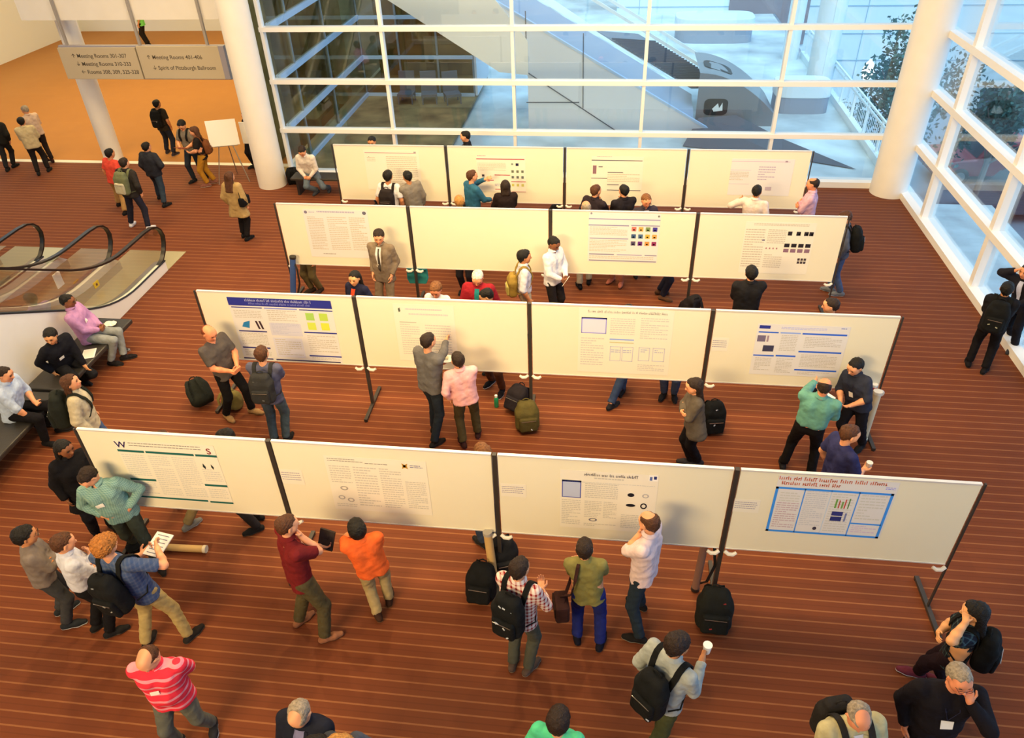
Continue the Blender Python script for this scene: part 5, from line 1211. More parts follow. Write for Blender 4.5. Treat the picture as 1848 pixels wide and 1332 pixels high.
I = person(('f', 0, 0), 68, 'balding man in a pale pink shirt and dark jeans, hand at his face', hd=(1175, 938), feet=[(1152, 1092), (1150, 1152)], hair=('brown', 'balding'), skin='l', top=('shirt', (225, 195, 180), 'rolled'), legs=(36, 46, 52), shoe=((28, 24, 22), (120, 110, 90)), L='chin', R=('to', (.17, .22, -.06), (.8, -1, -.2)), hp=10, hy=-20, group=PG, b=1.05)
I = person(('f', 0, 0), -42, 'dark-haired man in a pale grey shirt and olive trousers walking with a cup', hd=(1222, 1145), feet=[(1195, 1320), (1165, 1375)], hair=('dbrown', 'thick'), skin='m', top=('shirt', (165, 165, 148)), legs=(72, 74, 42), L='rest', R=('to', (.10, .30, .27), (.35, -.5, -.9)), hp=15, hy=-10, group=PG, ht=1.75)
worn(I, 'black backpack on the man in the pale grey shirt', w=.32, h=.48, d=.20, acc=((190, 190, 185), 8, 2))
p, fd, pn = wrist(I, 1); e = empty('paper_cup', l2w(I, p+np.array([.0, .04, -.03])), 0, 'small white paper cup held by the man in the pale grey shirt', 'cup'); f = MB(); f.cyl((0, 0, 0), (0, 0, .10), .03, 16, r2=.04); f.build('cup_body', M_PW, e, smooth=True); f = MB(); f.cyl((0, 0, .1), (0, 0, .112), .042, 16); f.build('lid', M_FRAME, e)
I = person(('h', 1770, 1095), 62, 'long-haired woman in a dark floral top with her hand on her head', ht=1.66, feet=[(1650, 1213), (1700, 1235)], hair=('black', 'long'), skin='y', fem=1, top=('tee', pattern_cloth('floral', 'plaid', (22, 22, 30), (70, 90, 85), .06, .22)), legs=(34, 20, 26), shoe=((110, 45, 55), (200, 190, 180)), L='head', R='fold', hp=12, hy=10, group=PG)
worn(I, 'black backpack on the long-haired woman', w=.30, h=.44, d=.18)
I = person(('h', 1732, 1215), 178, 'grey-haired man in a black cardigan with glasses, palm to his face', ht=1.78, hair=('grey', 'short'), skin='p', top=('sweater', (24, 20, 24)), legs=(20, 18, 20), hp=2, hy=8, L='face', R='rest', glasses=1, badge=(.0, .22, .10, .07, 1), group=PG, b=1.22, belly=.03)
I = person(('h', 1551, 1282), -165, 'balding grey-haired man in a cream jacket looking down', ht=1.72, hair=('grey', 'balding'), skin='p', top=('jacket', (188, 172, 120)), inner=(215, 205, 190), legs=(60, 60, 60), hp=38, hy=-10, group=PG, b=1.2, L='hold', R='hold')
worn(I, 'dark backpack on the man in the cream jacket', w=.32, h=.46, d=.16, c=(40, 36, 32))
# --- between first and second row
I = person(('h', 284, 782), -20, 'person with brown hair peeking above the front board row, left', ht=1.72, feet=[(342, 948), (330, 905)], hair=('brown', 'short'), top=('tee', (190, 170, 150)), legs=(140, 118, 72), shoe=((125, 120, 105), (170, 165, 150)), group=PM)
I = person(('h', 408, 785), 110, 'dark-haired person in white behind the front board row, left of its first joint', ht=1.70, hair=('black', 'short'), skin='l', top=('shirt', (215, 205, 195)), legs=(40, 36, 34), group=PM, hp=12)
I = person(('h', 872, 815), 40, 'blond person hidden behind the middle joint of the front board row', ht=1.66, hair=('lbrown', 'thick'), top=('tee', (120, 110, 100)), legs=JB, group=PM)
I = person(('f', 0, 0), -112, 'red-haired bald man in a grey tee and black trousers, by the navy-bannered poster', hd=(374, 595), feet=[(412, 752), (458, 742)], hair=('red', 'bald'), skin='p', top=('tee', (88, 78, 68)), legs=(20, 18, 18), shoe=((165, 125, 75), (120, 90, 55)), L='clasp', R='clasp', hp=22, group=PM, b=1.05)
I = person(('f', 0, 0), 5, 'man in a slate tee and jeans seen from behind, looking at the navy-bannered poster', hd=(470, 636), feet=[(497, 794), (518, 792)], hair=('brown', 'short'), top=('tee', (88, 86, 98)), legs=(72, 84, 84), L='fold', R='fold', hp=5, group=PM, b=1.05)
worn(I, 'charcoal backpack on the man in the slate tee', c=(48, 46, 42), w=.34, h=.46, d=.18, acc=((110, 105, 95), 2, 4))
I = person(('f', 0, 0), -30, 'tall man in a grey quarter-zip sweater pointing at the poster', hd=(770, 610), feet=[(786, 772), (786, 800)], hair=('dbrown', 'short'), top=('sweater', (98, 92, 84)), legs=(34, 40, 44), shoe=((30, 24, 20), None), R=('wall', 808, 607, 8.93), L='hold', hp=8, group=PM)
p, fd, pn = wrist(I, -1); e = empty('paper_plate', l2w(I, p+np.array([.03, .06, .035])), 0, 'white paper plate of food held by the grey-sweater man', 'plate'); f = MB(); f.tube([(0, 0, 0), (0, 0, .004), (0, 0, .016)], [.07, .08, .10], 20); f.build('rim', M_PW, e, smooth=True)
f = MB(); f.box((.0, .0, .028), (.06, .05, .02)); f.build('snack', mat('snack', (.75, .70, .45)), e)
in_hand(I, -1, 'napkin', 'red napkin under the paper plate of the grey-sweater man', 'napkin', (.10, .07, .01), mat('red_cloth', (.55, .02, .03), rough=.8), (40, 0, 0), (-.07, -.03, -.03), 'fold')
I = person(('f', 0, 0), 18, 'man in a pink shirt and olive trousers beside the pointing man', hd=(827, 648), feet=[(836, 800), (862, 782)], hair=('dbrown', 'short'), top=('shirt', (232, 168, 155)), legs=(72, 60, 34), shoe=((50, 25, 22), (190, 100, 85)), L='rest', R='fold', hp=8, hy=8, group=PM, b=1.05)
I = person(('f', 0, 0), 95, 'woman with long dark hair and a grey-brown cardigan, arms crossed', hd=(1256, 694), feet=[(1243, 834), (1256, 836)], hair=('dbrown', 'long'), skin='l', fem=1, top=('sweater', (92, 80, 64)), legs=(20, 18, 20), shoe=((50, 45, 45), None), L='fold', R='fold', hp=12, group=PM, skirt=(.72, 0, None))
I = person(('f', 0, 0), -18, 'bald man in a teal shirt pointing up at the blue-barred poster', hd=(1488, 696), feet=[(1413, 838), (1462, 856)], hair=('dbrown', 'bald'), skin='p', top=('shirt', (100, 150, 126)), legs=(18, 15, 15), shoe=((30, 26, 26), None), L=('wall', 1490, 666, 8.93), R='hold', hp=18, tuck=True, group=PM, b=1.2)
in_hand(I, 1, 'paper', 'white sheet of paper held by the bald man in teal', 'paper', (.22, .28, .004), M_PW, (20, 25, 0), (.05, .06, .02), 'sheet')
I = person(('f', 0, 0), 128, 'dark-haired man in a navy shirt explaining the blue-barred poster', hd=(1546, 658), feet=[(1522, 800), (1552, 806)], hair=('black', 'short'), skin='l', top=('shirt', (46, 48, 58), 'rolled'), legs=(24, 22, 26), L='hold', R='hold', hp=22, badge=(.0, .22, .07, .09, 1), group=PM, b=1.05)
I = person(('h', 1532, 778), -72, 'brown-haired man in a navy tee holding a cup, behind the front boards', ht=1.74, hair=('brown', 'short'), top=('tee', (48, 48, 82)), legs=JN, L='rest', R='hold', hp=10, hy=-8, group=PM, b=1.05)
p, fd, pn = wrist(I, 1); e = empty('plastic_cup', l2w(I, p+np.array([.0, .03, -.03])), 0, 'clear plastic cup held by the man in the navy tee', 'cup'); f = MB(); f.cyl((0, 0, 0), (0, 0, .11), .028, 16, r2=.038); f.build('cup_body', M_CLIP, e, smooth=True); f = MB(); f.cyl((0, 0, .085), (0, 0, .09), .034, 14); f.build('drink', mat('drink', (.4, .25, .15)), e)
# --- between second and third row (heads above the boards, legs seen under them)
I = person(('h', 1133, 545), -30, 'brown-haired man behind the second board row, left of the leaning camera bag', ht=1.74, feet=[(1103, 733), (1122, 708)], hair=('dbrown', 'short'), skin='l', top=('tee', (90, 90, 95)), legs=(48, 60, 82), shoe=((32, 30, 32), None), group=PM)
I = person(('f', 0, 0), 170, 'person in dark jeans and flat shoes whose lower legs show under the second row', ht=1.56, feet=[(1198, 712), (1216, 714)], fem=1, hair=('dbrown', 'bob'), top=('tee', (80, 80, 90)), legs=(50, 58, 80), shoe=((25, 22, 24), None), group=PM)
I = person(('f', 0, 0), 160, 'person in brown trousers and black sneakers whose feet show under the second row', ht=1.58, feet=[(886, 690), (905, 706)], hair=('dbrown', 'short'), top=('tee', (80, 70, 60)), legs=(88, 50, 30), shoe=((25, 22, 24), (215, 205, 190)), group=PM)
I = person(('h', 683, 421), 170, 'man in a taupe suit with a dark tie standing before the third row', ht=1.80, hair=('dbrown', 'thick'), skin='l', top=('suit', (128, 108, 82)), inner=(225, 215, 195), tie=(70, 60, 48), legs=(135, 112, 82), L='pocket', R='pocket', hp=15, hy=20, badge=(.02, .17, .06, .05), group=PM)
I = person(('h', 640, 498), 158, 'black-haired woman in a navy jacket and orange top', ht=1.62, fem=1, hair=('black', 'long'), skin='y', top=('jacket', (34, 34, 52)), inner=(225, 80, 40), legs=(30, 30, 36), hp=5, hy=15, group=PM)
I = person(('h', 787, 519), 172, 'short fair-haired person in white behind the second board row', ht=1.52, hair=('lbrown', 'thick'), skin='p', top=('tee', (220, 215, 205)), legs=JB, hp=25, group=PM)
I = person(('h', 862, 496), 176, 'grey-haired man in a red cardigan over a teal shirt', ht=1.66, hair=('white', 'short'), skin='p', top=('jacket', (150, 30, 36)), inner=(40, 130, 120), legs=(60, 50, 45), hp=30, glasses=1, L='rest', R='hold', group=PM, b=1.15)
I = person(('h', 880, 530), 100, 'dark-haired person in front of the red cardigan, only head top showing', ht=1.58, hair=('black', 'short'), skin='y', top=('tee', (50, 50, 55)), legs=BKT, hp=30, group=PM)
I = person(('h', 944, 460), -75, 'black-haired man in a white shirt and tan trousers, bag strap on his shoulder', ht=1.70, hair=('black', 'thick'), skin='m', top=('shirt', (212, 202, 192), 'rolled'), legs=(185, 160, 120), belt=(50, 38, 28), tuck=True, hp=0, L='rest', R='rest', group=PM)
worn(I, 'olive and yellow patterned backpack behind the white-shirted man', c=(150, 120, 50), w=.28, h=.40, d=.16, z=-.06, pc=(185, 165, 80))
I = person(('h', 998, 434), -125, 'dark-haired man in a white shirt and black trousers holding papers', ht=1.74, hair=('black', 'short'), skin='d', top=('shirt', (228, 220, 205)), legs=(34, 28, 26), L='clasp', R='clasp', hp=25, group=PM, b=1.0)
in_hand(I, 1, 'papers', 'folded white papers held by the dark-haired man in white', 'paper', (.12, .18, .008), M_PW, (60, 0, 20), (0, .03, -.03), 'sheet')
I = person(('h', 1357, 490), 3, 'person with black hair and a black jacket viewed from behind, third row', ht=1.72, hair=('black', 'thick'), top=('jacket', (28, 26, 26)), legs=(30, 28, 30), hp=5, L='fold', R='fold', group=PM, b=1.1)
I = person(('h', 1503, 548), 80, 'brown-haired man in a green tee behind the right end of the second row', ht=1.68, hair=('dbrown', 'short'), skin='l', top=('tee', (70, 90, 60)), legs=JB, group=PM, hp=5)
I = person(('f', 0, 0), 75, 'man in a grey top and blue jeans at the right end of the third row', hd=(1529, 388), feet=[(1497, 523), (1513, 530)], hair=('brown', 'short'), skin='l', top=('shirt', (92, 92, 94)), legs=(76, 90, 112), shoe=((120, 120, 115), (205, 200, 190)), L='rest', R='rest', hp=28, group=PM)
worn(I, 'black backpack on the man at the right end of the third row', w=.30, h=.46, d=.19)
# legs seen under the third row; their owners stand behind it
I = person(('f', 0, 0), 150, 'person in olive trousers standing behind the left end of the third row', ht=1.52, feet=[(562, 524), (577, 524)], hair=('dbrown', 'short'), top=('tee', (90, 80, 60)), legs=(96, 80, 46), shoe=((50, 36, 26), None), group=PB)
I = person(('f', 0, 0), 175, 'person in charcoal trousers standing behind the empty third row board', ht=1.56, feet=[(836, 524), (850, 526)], hair=('black', 'short'), top=('tee', (50, 48, 50)), legs=(40, 36, 38), group=PB)
I = person(('h', 829, 362), 20, 'blond person whose head shows above the empty third row board', ht=1.64, hair=('blond', 'thick'), top=('tee', (110, 110, 100)), legs=JB, group=PB)
I = person(('h', 1058, 371), 10, 'bald person seen just above the thumbnail grid poster board', ht=1.72, feet=[(1046, 516), (1062, 508)], hair=('grey', 'bald'), skin='p', top=('shirt', (120, 120, 130)), legs=(175, 160, 130), shoe=((24, 20, 22), None), group=PB)
I = person(('f', 0, 0), 160, 'person in sandals whose bare feet show under the thumbnail grid board', ht=1.5, fem=1, feet=[(1104, 505), (1120, 511)], hair=('dbrown', 'bob'), top=('tee', (110, 70, 60)), legs=(176, 110, 80), shoe=((190, 110, 80), (70, 50, 40)), group=PB)
I = person(('f', 0, 0), -100, 'person in navy trousers and brown shoes behind the third joint of the third row', ht=1.55, feet=[(1192, 528), (1198, 538)], hair=('dbrown', 'short'), top=('tee', (60, 60, 70)), legs=(32, 32, 44), shoe=((90, 60, 40), None), group=PB)
# --- in front of the back row
I = person(('h', 699, 315), -5, 'black-haired man in a white tee before the first back row board', ht=1.74, hair=('black', 'thick'), skin='m', top=('tee', (222, 212, 195)), legs=(50, 55, 70), group=PB, hp=5)
worn(I, 'black backpack on the man in the white tee, back row', w=.32, h=.46, d=.18, c=(40, 32, 28))
I = person(('h', 741, 314), 38, 'black-haired man in a grey top reaching left toward the poster', ht=1.72, hair=('black', 'short'), skin='m', top=('sweater', (130, 118, 98)), legs=(45, 48, 80), L=('to', (-.30, .42, .42), (-.5, 0, -.8)), R='rest', group=PB, side=-6, hp=12)
I = person(('h', 850, 314), -48, 'man in a blue sweater gesturing at the crimson-lined poster', ht=1.78, hair=('brown', 'short'), skin='l', top=('sweater', (48, 98, 116)), legs=(50, 50, 55), L=('to', (-.05, .36, .50)), R=('to', (.12, .36, .12)), group=PB, hp=0, hy=-10)
I = person(('h', 912, 334), 10, 'woman with dark brown hair and a black jacket at the crimson-lined poster', ht=1.64, fem=1, hair=('dbrown', 'bob'), top=('jacket', (38, 26, 22)), legs=BKT, L='hold', R='fold', group=PB, b=1.1)
I = person(('h', 1074, 341), -38, 'auburn-haired man in a dark blazer with a hand at his mouth', ht=1.76, hair=('brown', 'short'), skin='l', top=('suit', (44, 34, 36)), legs=(40, 32, 34), R='chin', L='rest', group=PB, b=1.1)
I = person(('h', 1127, 341), 25, 'black-haired person in a dark blazer facing the grey-lined poster', ht=1.76, hair=('black', 'short'), skin='l', top=('suit', (34, 28, 30)), legs=(34, 28, 30), L='chin', R='fold', group=PB, b=1.05)
I = person(('h', 1166, 357), -160, 'man with glasses and a charcoal suit smiling beside the black blazers', ht=1.74, hair=('lbrown', 'short'), skin='p', top=('suit', (58, 50, 56)), inner=(205, 190, 180), legs=(50, 45, 50), L='hold', R='rest', glasses=1, hp=18, group=PB)
I = person(('h', 1366, 342), -22, 'black-haired man in a pinkish white shirt at the last back row board', ht=1.74, hair=('black', 'short'), skin='m', top=('shirt', (225, 200, 175)), legs=(60, 60, 70), L=('to', (-.34, .22, .36), (-1, 0, -.6)), R='rest', group=PB, b=1.1)
I = person(('h', 1470, 328), 72, 'balding man in a lavender pink shirt with folded arms, right end of the back row', ht=1.80, hair=('dbrown', 'balding'), skin='p', top=('shirt', (215, 165, 168)), legs=(60, 56, 70), L='fold', R='fold', group=PB, b=1.1, hp=8)
I = person(('h', 671, 252), 178, 'black-haired person behind the first back row board', ht=1.72, hair=('black', 'short'), skin='m', top=('tee', (120, 40, 40)), legs=JB, hp=15, group=PB)
I = person(('h', 841, 242), 95, 'dark-haired person in black behind the second back row board', ht=1.80, hair=('black', 'short'), skin='l', top=('jacket', (26, 26, 30)), inner=(210, 200, 190), legs=BKT, hp=8, group=PB)
q = at(577, 300, .46)
I = person(('w', q[0]-.02, 17.02), 178, 'man in a white shirt and jeans seated on the window bench looking at his hands', sit=.44, ht=1.76, feet=[(572, 347), (594, 342)], hair=('dbrown', 'short'), skin='l', top=('shirt', (222, 205, 178)), legs=(88, 96, 98), shoe=((60, 60, 62), None), L='clasp', R='clasp', lean=22, hp=45, group=PB)
# --- right edge
I = person(('f', 0, 0), -28, 'man in black with a black backpack leaning toward the right window', hd=(1818, 520), feet=[(1748, 655), (1776, 668)], hair=('black', 'short'), skin='m', top=('jacket', (24, 22, 24)), legs=(18, 16, 18), shoe=((22, 20, 22), None), L='fold', R='fold', hp=5, group='people at the right-hand window')
worn(I, 'black backpack with small bright tabs on the man at the right window', w=.32, h=.50, d=.20, acc=((190, 180, 140), 6, 4))
I = person(('f', 0, 0), 120, 'man in a dark blazer and white shirt raising his arm at the right edge', hd=(1852, 496), feet=[(1822, 612), (1826, 630)], hair=('black', 'short'), skin='l', top=('suit', (34, 32, 38)), inner=(205, 205, 215), legs=(24, 22, 26), shoe=((60, 58, 60), None), R='head', L='hold', group='people at the right-hand window')
# --- seating at the left
I = person(('w', -8.66, 9.75), -74, 'man in a lilac shirt and light jeans seated on the far bench', sit=.45, ht=1.78, feet=[(205, 655), (228, 645)], hair=('black', 'short'), skin='d', top=('shirt', (190, 135, 165)), legs=(142, 142, 130), shoe=((30, 26, 26), None), L='clasp', R='clasp', lean=-10, hp=10, glasses=1, badge=True, group=PS, b=1.15, belly=.03)
I = person(('w', -8.60, 8.95), -112, 'black-haired young man in a black jacket seated and turned to his right', sit=.45, ht=1.72, hair=('black', 'thick'), skin='y', top=('jacket', (24, 24, 28)), legs=(26, 25, 26), shoe=((30, 28, 28), None), L=('to', (-.15, .30, .0)), R='rest', lean=18, side=8, hp=10, hy=-50, badge=True, group=PS, b=1.05, feet=[(148, 716), (150, 690)])
I = person(('w', -8.62, 7.72), -82, 'man in a pale blue shirt and black trousers seated on the near bench', sit=.45, ht=1.76, hair=('dbrown', 'short'), skin='l', top=('shirt', (190, 200, 205), 'rolled'), legs=(20, 18, 20), shoe=((24, 22, 22), None), L='hold', R='knee', lean=12, hp=12, group=PS, b=1.12, feet=[(88, 800), (112, 775)])
I = person(('h', 124, 688), -62, 'brown-haired woman in a cream fleece with a dark backpack, looking up', ht=1.66, fem=1, hair=('brown', 'bob'), skin='l', top=('fleece', (198, 178, 135)), legs=(80, 95, 120), L='rest', R='rest', hp=-12, hy=-8, group=PS, b=1.05)
worn(I, 'dark green-black backpack on the woman in the cream fleece', c=(34, 36, 28), w=.34, h=.52, d=.22)
I = person(('h', 112, 806), -128, 'black-haired woman in a black coat at the left end of the front board row', ht=1.64, fem=1, hair=('black', 'long'), skin='d', top=('coat', (20, 18, 20)), legs=(24, 22, 24), hp=5, hy=25, L='rest', R='rest', group=PS, skirt=(.6, 0, None))
# --- lobby, far left
I = person(('f', 0, 0), -12, 'man in a coral red tee and khakis walking beside the patterned backpack', hd=(196, 275), feet=[(216, 368), (228, 384)], hair=('black', 'short'), skin='m', top=('tee', (215, 72, 50)), legs=(175, 130, 70), shoe=((28, 22, 20), None), group=PL)
I = person(('f', 0, 0), -5, 'man in a dark jacket and jeans with white shoes, just past the escalator', hd=(222, 292), feet=[(239, 405), (270, 412)], hair=('dbrown', 'short'), top=('jacket', (48, 42, 36)), legs=(38, 36, 44), shoe=((225, 215, 200), (225, 215, 200)), group=PL)
worn(I, 'green and pink patterned backpack above the escalator handrail', c=(110, 110, 72), w=.32, h=.50, d=.18, pc=(190, 175, 135))
I = person(('f', 0, 0), -8, 'man in a charcoal jacket with his right hand on his hip, seen from behind', hd=(263, 265), feet=[(289, 355), (299, 370)], hair=('black', 'short'), top=('jacket', (44, 44, 46)), legs=(48, 58, 64), R='hips', L='rest', group=PL, b=1.08)
I = person(('f', 0, 0), -5, 'man in a dark tee with a black backpack walking away on the orange carpet', hd=(282, 188), feet=[(303, 274), (315, 278)], hair=('black', 'short'), skin='m', top=('tee', (52, 44, 30)), legs=(36, 38, 46), shoe=((60, 50, 50), (200, 190, 180)), group=PL)
worn(I, 'black backpack on the man walking away on the orange carpet', w=.30, h=.46, d=.17, acc=((180, 180, 160), 4, 2))
I = person(('f', 0, 0), 172, 'man in a grey tee looking down at a paper beside the easel', hd=(328, 222), feet=[(350, 326), (372, 320)], hair=('black', 'thick'), skin='l', top=('tee', (125, 112, 90)), legs=(38, 44, 50), L='hold', R='hold', hp=38, group=PL)
worn(I, 'dark backpack worn by the man looking down at a paper', w=.28, h=.42, d=.15)
in_hand(I, 1, 'leaflet', 'reddish leaflet held by the man in the grey tee', 'leaflet', (.26, .18, .01), cloth((150, 80, 55)), (15, 0, 0), (-.08, .06, .03), 'sheet')
I = person(('f', 0, 0), 105, 'brown-haired woman in a black vest and mustard trousers beside the easel', hd=(354, 244), feet=[(374, 334), (386, 328)], fem=1, hair=('brown', 'bob'), skin='l', top=('tee', (32, 26, 22)), legs=(176, 120, 32), shoe=((130, 80, 60), (205, 180, 150)), group=PL, L='hold', R='rest', hp=10)
worn(I, 'brown backpack on the woman in mustard trousers', c=(112, 64, 32), w=.26, h=.34, d=.15)
I = person(('f', 0, 0), -8, 'woman in a beige coat with very long brown hair', hd=(413, 318), feet=[(441, 424), (448, 430)], fem=1, hair=('brown', 'long'), top=('coat', (172, 138, 82)), legs=(22, 18, 18), shoe=((20, 18, 18), None), skirt=(.62, 0, None), group=PL, L='rest', R='rest')
p = l2w(I, I['tf'](.24, -.02, .10)); e = empty('handbag', p, I['a'], 'black handbag on the shoulder of the beige coat woman', 'bag'); f = MB(); f.box((0, 0, 0), (.12, .30, .20)); f.build('bag_body', cloth((20, 18, 18)), e, bevel=.03)
f = MB(); f.tube([(-.0, -.12, .09), (-.06, -.06, .30), (-.10, 0, .38), (-.06, .06, .30), (0, .12, .09)], .008, 6); f.build('strap', cloth((20, 18, 18)), e)
I = person(('f', 0, 0), 60, 'man in a cream shirt leaning toward the cream jacket man', hd=(45, 196), feet=[(84, 288), (94, 290)], hair=('grey', 'balding'), skin='l', top=('shirt', (212, 178, 140)), legs=(40, 28, 22), L='clasp', R='clasp', hp=25, group=PL, shoe=((60, 30, 24), None))
I = person(('f', 0, 0), 25, 'black-haired man in a cream jacket and dark trousers at the far left', hd=(38, 219), feet=[(70, 313), (88, 306)], hair=('black', 'short'), top=('jacket', (205, 180, 125)), legs=(36, 30, 26), group=PL, L='clasp', R='clasp', b=1.08)
I = person(('f', 0, 0), 10, 'person in dark clothes cut by the left edge of the photo', ht=1.76, hd=(-6, 225), feet=[(14, 306), (26, 299)], hair=('black', 'short'), top=('jacket', (34, 32, 26)), legs=(40, 38, 36), group=PL)
I = person(('f', 0, 0), 150, 'person in black holding a white sheet behind the left column', hd=(444, 208), feet=[(458, 300), (466, 300)], fem=1, hair=('black', 'long'), top=('tee', (30, 24, 24)), legs=(24, 20, 22), group=PL)
e = empty('white_board_sheet', tuple(aty(449, 240, 18.2)), 0, 'white sheet board held up behind the left column', 'board'); f = MB(); f.box((0, 0, 0), (.42, .02, .55)); f.build('sheet', M_PW, e); f = MB(); f.box((0, -.012, .26), (.42, .004, .03)); f.build('edge_strip', M_FRAME, e)
q_ = aty(262, 66, 31.5); I = person(('f', 267, 82), 100, 'person in a bright green shirt far off under the fascia', ht=1.74, hair=('dbrown', 'short'), top=('tee', (130, 225, 100)), legs=(40, 32, 26), group=PL)
# ---------------------------------------------------------------- things on the floor and on the boards
floor_bag(372, 738, 12, 'black backpack lying behind the bald red-haired man', w=.36, h=.44, d=.24, tilt=-55, roll=-25, c=(30, 32, 26))
floor_bag(418, 738, -20, 'olive and yellow satchel beside the black backpack behind the bald man', c=(135, 118, 60), w=.34, h=.30, d=.20, tilt=-25, pc=(110, 95, 50), name='satchel', cat='bag')
floor_bag(952, 772, 195, 'olive green backpack at the foot of the middle post, second row', c=(92, 80, 38), w=.36, h=.46, d=.24, tilt=8, pc=(80, 68, 32), acc=((220, 210, 200), 7, 2))
floor_bag(928, 742, 150, 'dark grey backpack behind the olive one', c=(34, 28, 30), w=.34, h=.42, d=.22, tilt=25)
floor_bag(1285, 775, 190, 'black backpack behind the grey cardigan woman', w=.34, h=.50, d=.22, tilt=5, acc=((200, 200, 200), 5, 2))
floor_bag(868, 1080, 175, 'plain black backpack on the floor, left of the red plaid shirt man', w=.36, h=.46, d=.26, tilt=18)
floor_bag(912, 1030, 200, 'black backpack with grey trim at the middle post of the front row', w=.34, h=.52, d=.24, tilt=6, acc=((180, 180, 180), 9, 6), c=(28, 28, 28))
floor_bag(1285, 1128, 178, 'black backpack standing at the third post of the front row', w=.40, h=.52, d=.26, tilt=10, acc=((170, 60, 50), 2, 2), c=(32, 32, 26))
floor_bag(532, 330, 20, 'black backpack beside the foot of the left column', w=.34, h=.46, d=.22, tilt=15)
floor_bag(1003, 398, 20, 'dark backpack at the middle post of the back row', w=.30, h=.42, d=.2, c=(30, 26, 24))
floor_bag(1238, 572, 30, 'black camera bag with white straps at the third row, second joint from the right', w=.34, h=.55, d=.24, tilt=20, acc=((220, 215, 205), 1, 7), c=(34, 30, 30))
floor_bag(243, 985, 40, 'small black pouch behind the legs of the man in teal', w=.2, h=.2, d=.12, tilt=60, name='pouch', cat='bag')
floor_bag(98, 762, -60, 'dark backpack under the near bench', w=.32, h=.30, d=.2, tilt=30, c=(26, 24, 24))
def poster_tube(a, b, r, label, c, capc, strap=False):
    a, b = Vector(a), Vector(b); e = empty('poster_tube', a, 0, label, 'poster tube', 'poster tubes'); d = b-a
    f = MB(); f.cyl((0, 0, 0), d, r, 20); f.build('tube', c, e, smooth=True)
    n = d.normalized()
    for p in (-n*.0, d): 
        f = MB(); f.cyl(p-n*.02, p+n*.02, r*1.12, 20); f.build('end_cap', capc, e, smooth=True)
    if strap:
        s = n.cross(Vector((0, 1, 0))).normalized()
        f = MB(); f.strip([d*.95, d*.8-s*.10+Vector((0, -.05, 0)), d*.5-s*.15+Vector((0, -.06, 0)), d*.2-s*.10+Vector((0, -.05, 0)), d*.08], [Vector((0, -1, 0))]*5, .035, .006); f.build('strap', M_BLACK, e)
    return e
TAN = mat('cardboard_tan', (.55, .36, .14), rough=.7, noise=.06, nscale=6)
p, q = at(262, 986, .05), at(370, 991, .05); poster_tube((p[0], p[1], .05), (q[0], q[1], .05), .045, 'long tan cardboard tube lying on the floor beside the man in teal', TAN, mat('cap_pale', (.7, .62, .45)))
p, q = at(893, 1052, .03), at(880, 962, .80); poster_tube((p[0], p[1], .02), (q[0], q[1]-.0, .80), .05, 'tan tube standing among the black backpacks at the middle post', TAN, mat('cap_grey', (.35, .33, .30)))
p, q = at(1255, 1060, .05), at(1278, 962, .95); poster_tube((p[0], p[1], .03), (q[0], p[1]+.10, .95), .045, 'smoky poster tube with a black strap leaning at the third post, front row', mat('smoky_plastic', (.20, .11, .09), rough=.25), M_BLACK, True)
p = at(541, 527, .05); q = aty(530, 472, 11.85); poster_tube((p[0], 11.82, .03), (q[0], 11.85, 1.0), .055, 'blue poster tube standing at the left end of the third row', mat('tube_blue', (.04, .10, .30), rough=.3), M_BLACK, True)
p = at(1562, 805, .03); q = aty(1582, 715, 8.8); poster_tube((p[0], 8.75, .03), (q[0], 8.80, .85), .055, 'cream tube standing at the right end of the second row', mat('tube_cream', (.72, .62, .42), rough=.6), M_CLIP)
e = empty('paper_cup', tuple(aty(1583, 690, 8.86)), 0, 'white and red paper cup at the right end of the second board row', 'cup'); f = MB(); f.cyl((0, 0, -.07), (0, 0, .06), .03, 18, r2=.042); f.build('cup_body', M_PW, e, smooth=True); f = MB(); f.cyl((0, 0, -.02), (0, 0, .015), .0375, 18, r2=.040); f.build('red_band', mat('red_print', (.6, .06, .05)), e, smooth=True)
e.location.z = ZB+.07; e.location.y = 8.91
e = empty('tape_roll', (float(e.location.x)+.10, 8.90, ZB-.02), 0, 'roll of clear tape hanging at the right end of the second row', 'tape'); f = MB(); f.tube([(.045*cos(t*pi/8), 0, .045*sin(t*pi/8)) for t in range(16)], .016, 8, closed=True); f.build('roll', M_CLIP, e, smooth=True)
f = MB(); f.tube([(.028*cos(t*pi/8), 0, .028*sin(t*pi/8)) for t in range(16)], .006, 6, closed=True); f.build('core', TAN, e)
# green bottle
p = at(896, 732, .02); e = empty('water_bottle', (p[0], p[1], 0), 0, 'green water bottle standing near the dark grey backpack', 'bottle')
f = MB(); f.tube([(0, 0, 0), (0, 0, .01), (0, 0, .15), (0, 0, .18), (0, 0, .19)], [.034, .036, .036, .026, .02], 16); f.build('bottle_body', mat('bottle_green', (.02, .26, .12), rough=.2), e, smooth=True)
f = MB(); f.cyl((0, 0, .19), (0, 0, .225), .022, 14); f.build('bottle_cap', M_PW, e)
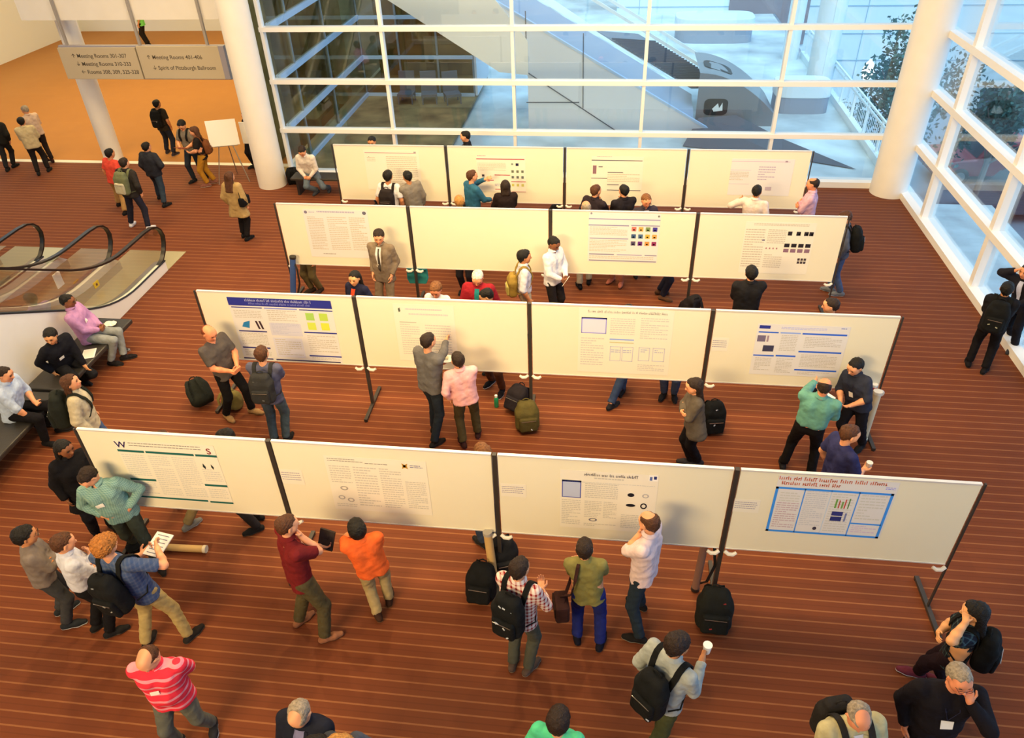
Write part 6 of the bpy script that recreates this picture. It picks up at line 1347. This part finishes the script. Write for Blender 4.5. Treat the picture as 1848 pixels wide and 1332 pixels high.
# teal bag hung behind the third row joint
e = empty('tote_bag', (float(RXS[2][1])-.02, 12.13, .36), 0, 'teal tote bag hanging behind the first joint of the third row', 'bag')
f = MB(); f.prism([(-.19, .33), (.19, .33), (.20, .10), (.16, 0), (-.16, 0), (-.20, .10)], 'y', 0, .10); f.build('bag_body', mat('teal_cloth', (.02, .24, .26), rough=.7), e, bevel=.02)
for k in (-1, 1): f = MB(); f.tube([(k*.12, .05, .32), (k*.10, .05, .44), (k*.05, .05, .46)], .01, 6); f.build('strap', M_PW, e)
# easels
def easel(u, v, th, label, wd, ht, bz):
    p = at(u, v, 0); e = empty('easel', (p[0], p[1], 0), radians(th), label, 'easel', 'easels by the left column')
    for a, b in (((-.38, -.10, 0), (-.03, .12, 1.55)), ((.38, -.10, 0), (.03, .12, 1.55)), ((0, .62, 0), (0, .14, 1.50))):
        f = MB(); f.tube([a, b], .014, 8); f.build('leg', M_STEEL, e)
    f = MB(); f.tube([(-.30, -.02, bz), (.30, -.02, bz)], .012, 6); f.build('crossbar', M_STEEL, e)
    r = empty('display_sheet', (p[0], p[1], bz+.01), radians(th), 'blank white board resting on the %s' % label, 'board', 'boards on the easels')
    R_ = Matrix.Rotation(radians(-9), 3, 'X')
    f = MB(); f.box(R_ @ Vector((0, -.035, ht/2)), (wd, .012, ht), R_); f.build('sheet', mat('white_sheet', (.80, .79, .76), rough=.5), r)
easel(424, 328, 18, 'steel easel left of the beige coat woman', .72, .62, .95)
# white folder hanging on the escalator glass
p = atx(115, 508, -9.12); e = empty('paper_sign', (-9.20, float(p[1]), float(p[2])-.10), 0, 'small white paper tag on the glass side of the near escalator', 'sign'); f = MB(); f.b2((-.012, -.09, 0), (0, .09, .26)); f.build('sheet', M_PW, e); f = MB(); f.b2((0, -.03, .23), (.006, .03, .27)); f.build('tape', M_CLIP, e)
# laptop-like pad on the knees of the seated youth
p = at(132, 640, .55); e = empty('tablet', (p[0], p[1], .56), .4, 'white tablet lying on the bench between the two seated men', 'tablet'); e.location = (-8.42, 9.32, .452); f = MB(); f.b2((-.10, -.14, 0), (.10, .14, .012)); f.build('case', M_PW, e, bevel=.003); f = MB(); f.b2((-.085, -.12, .012), (.085, .12, .0135)); f.build('screen', M_CLIP, e)
if __name__ == '__main__':
    import json
    for l, p, h in PEOPLE: print('PERSON %-60s head(%.0f,%.0f) h=%.2f' % (l[:60], p[0], p[1], h))
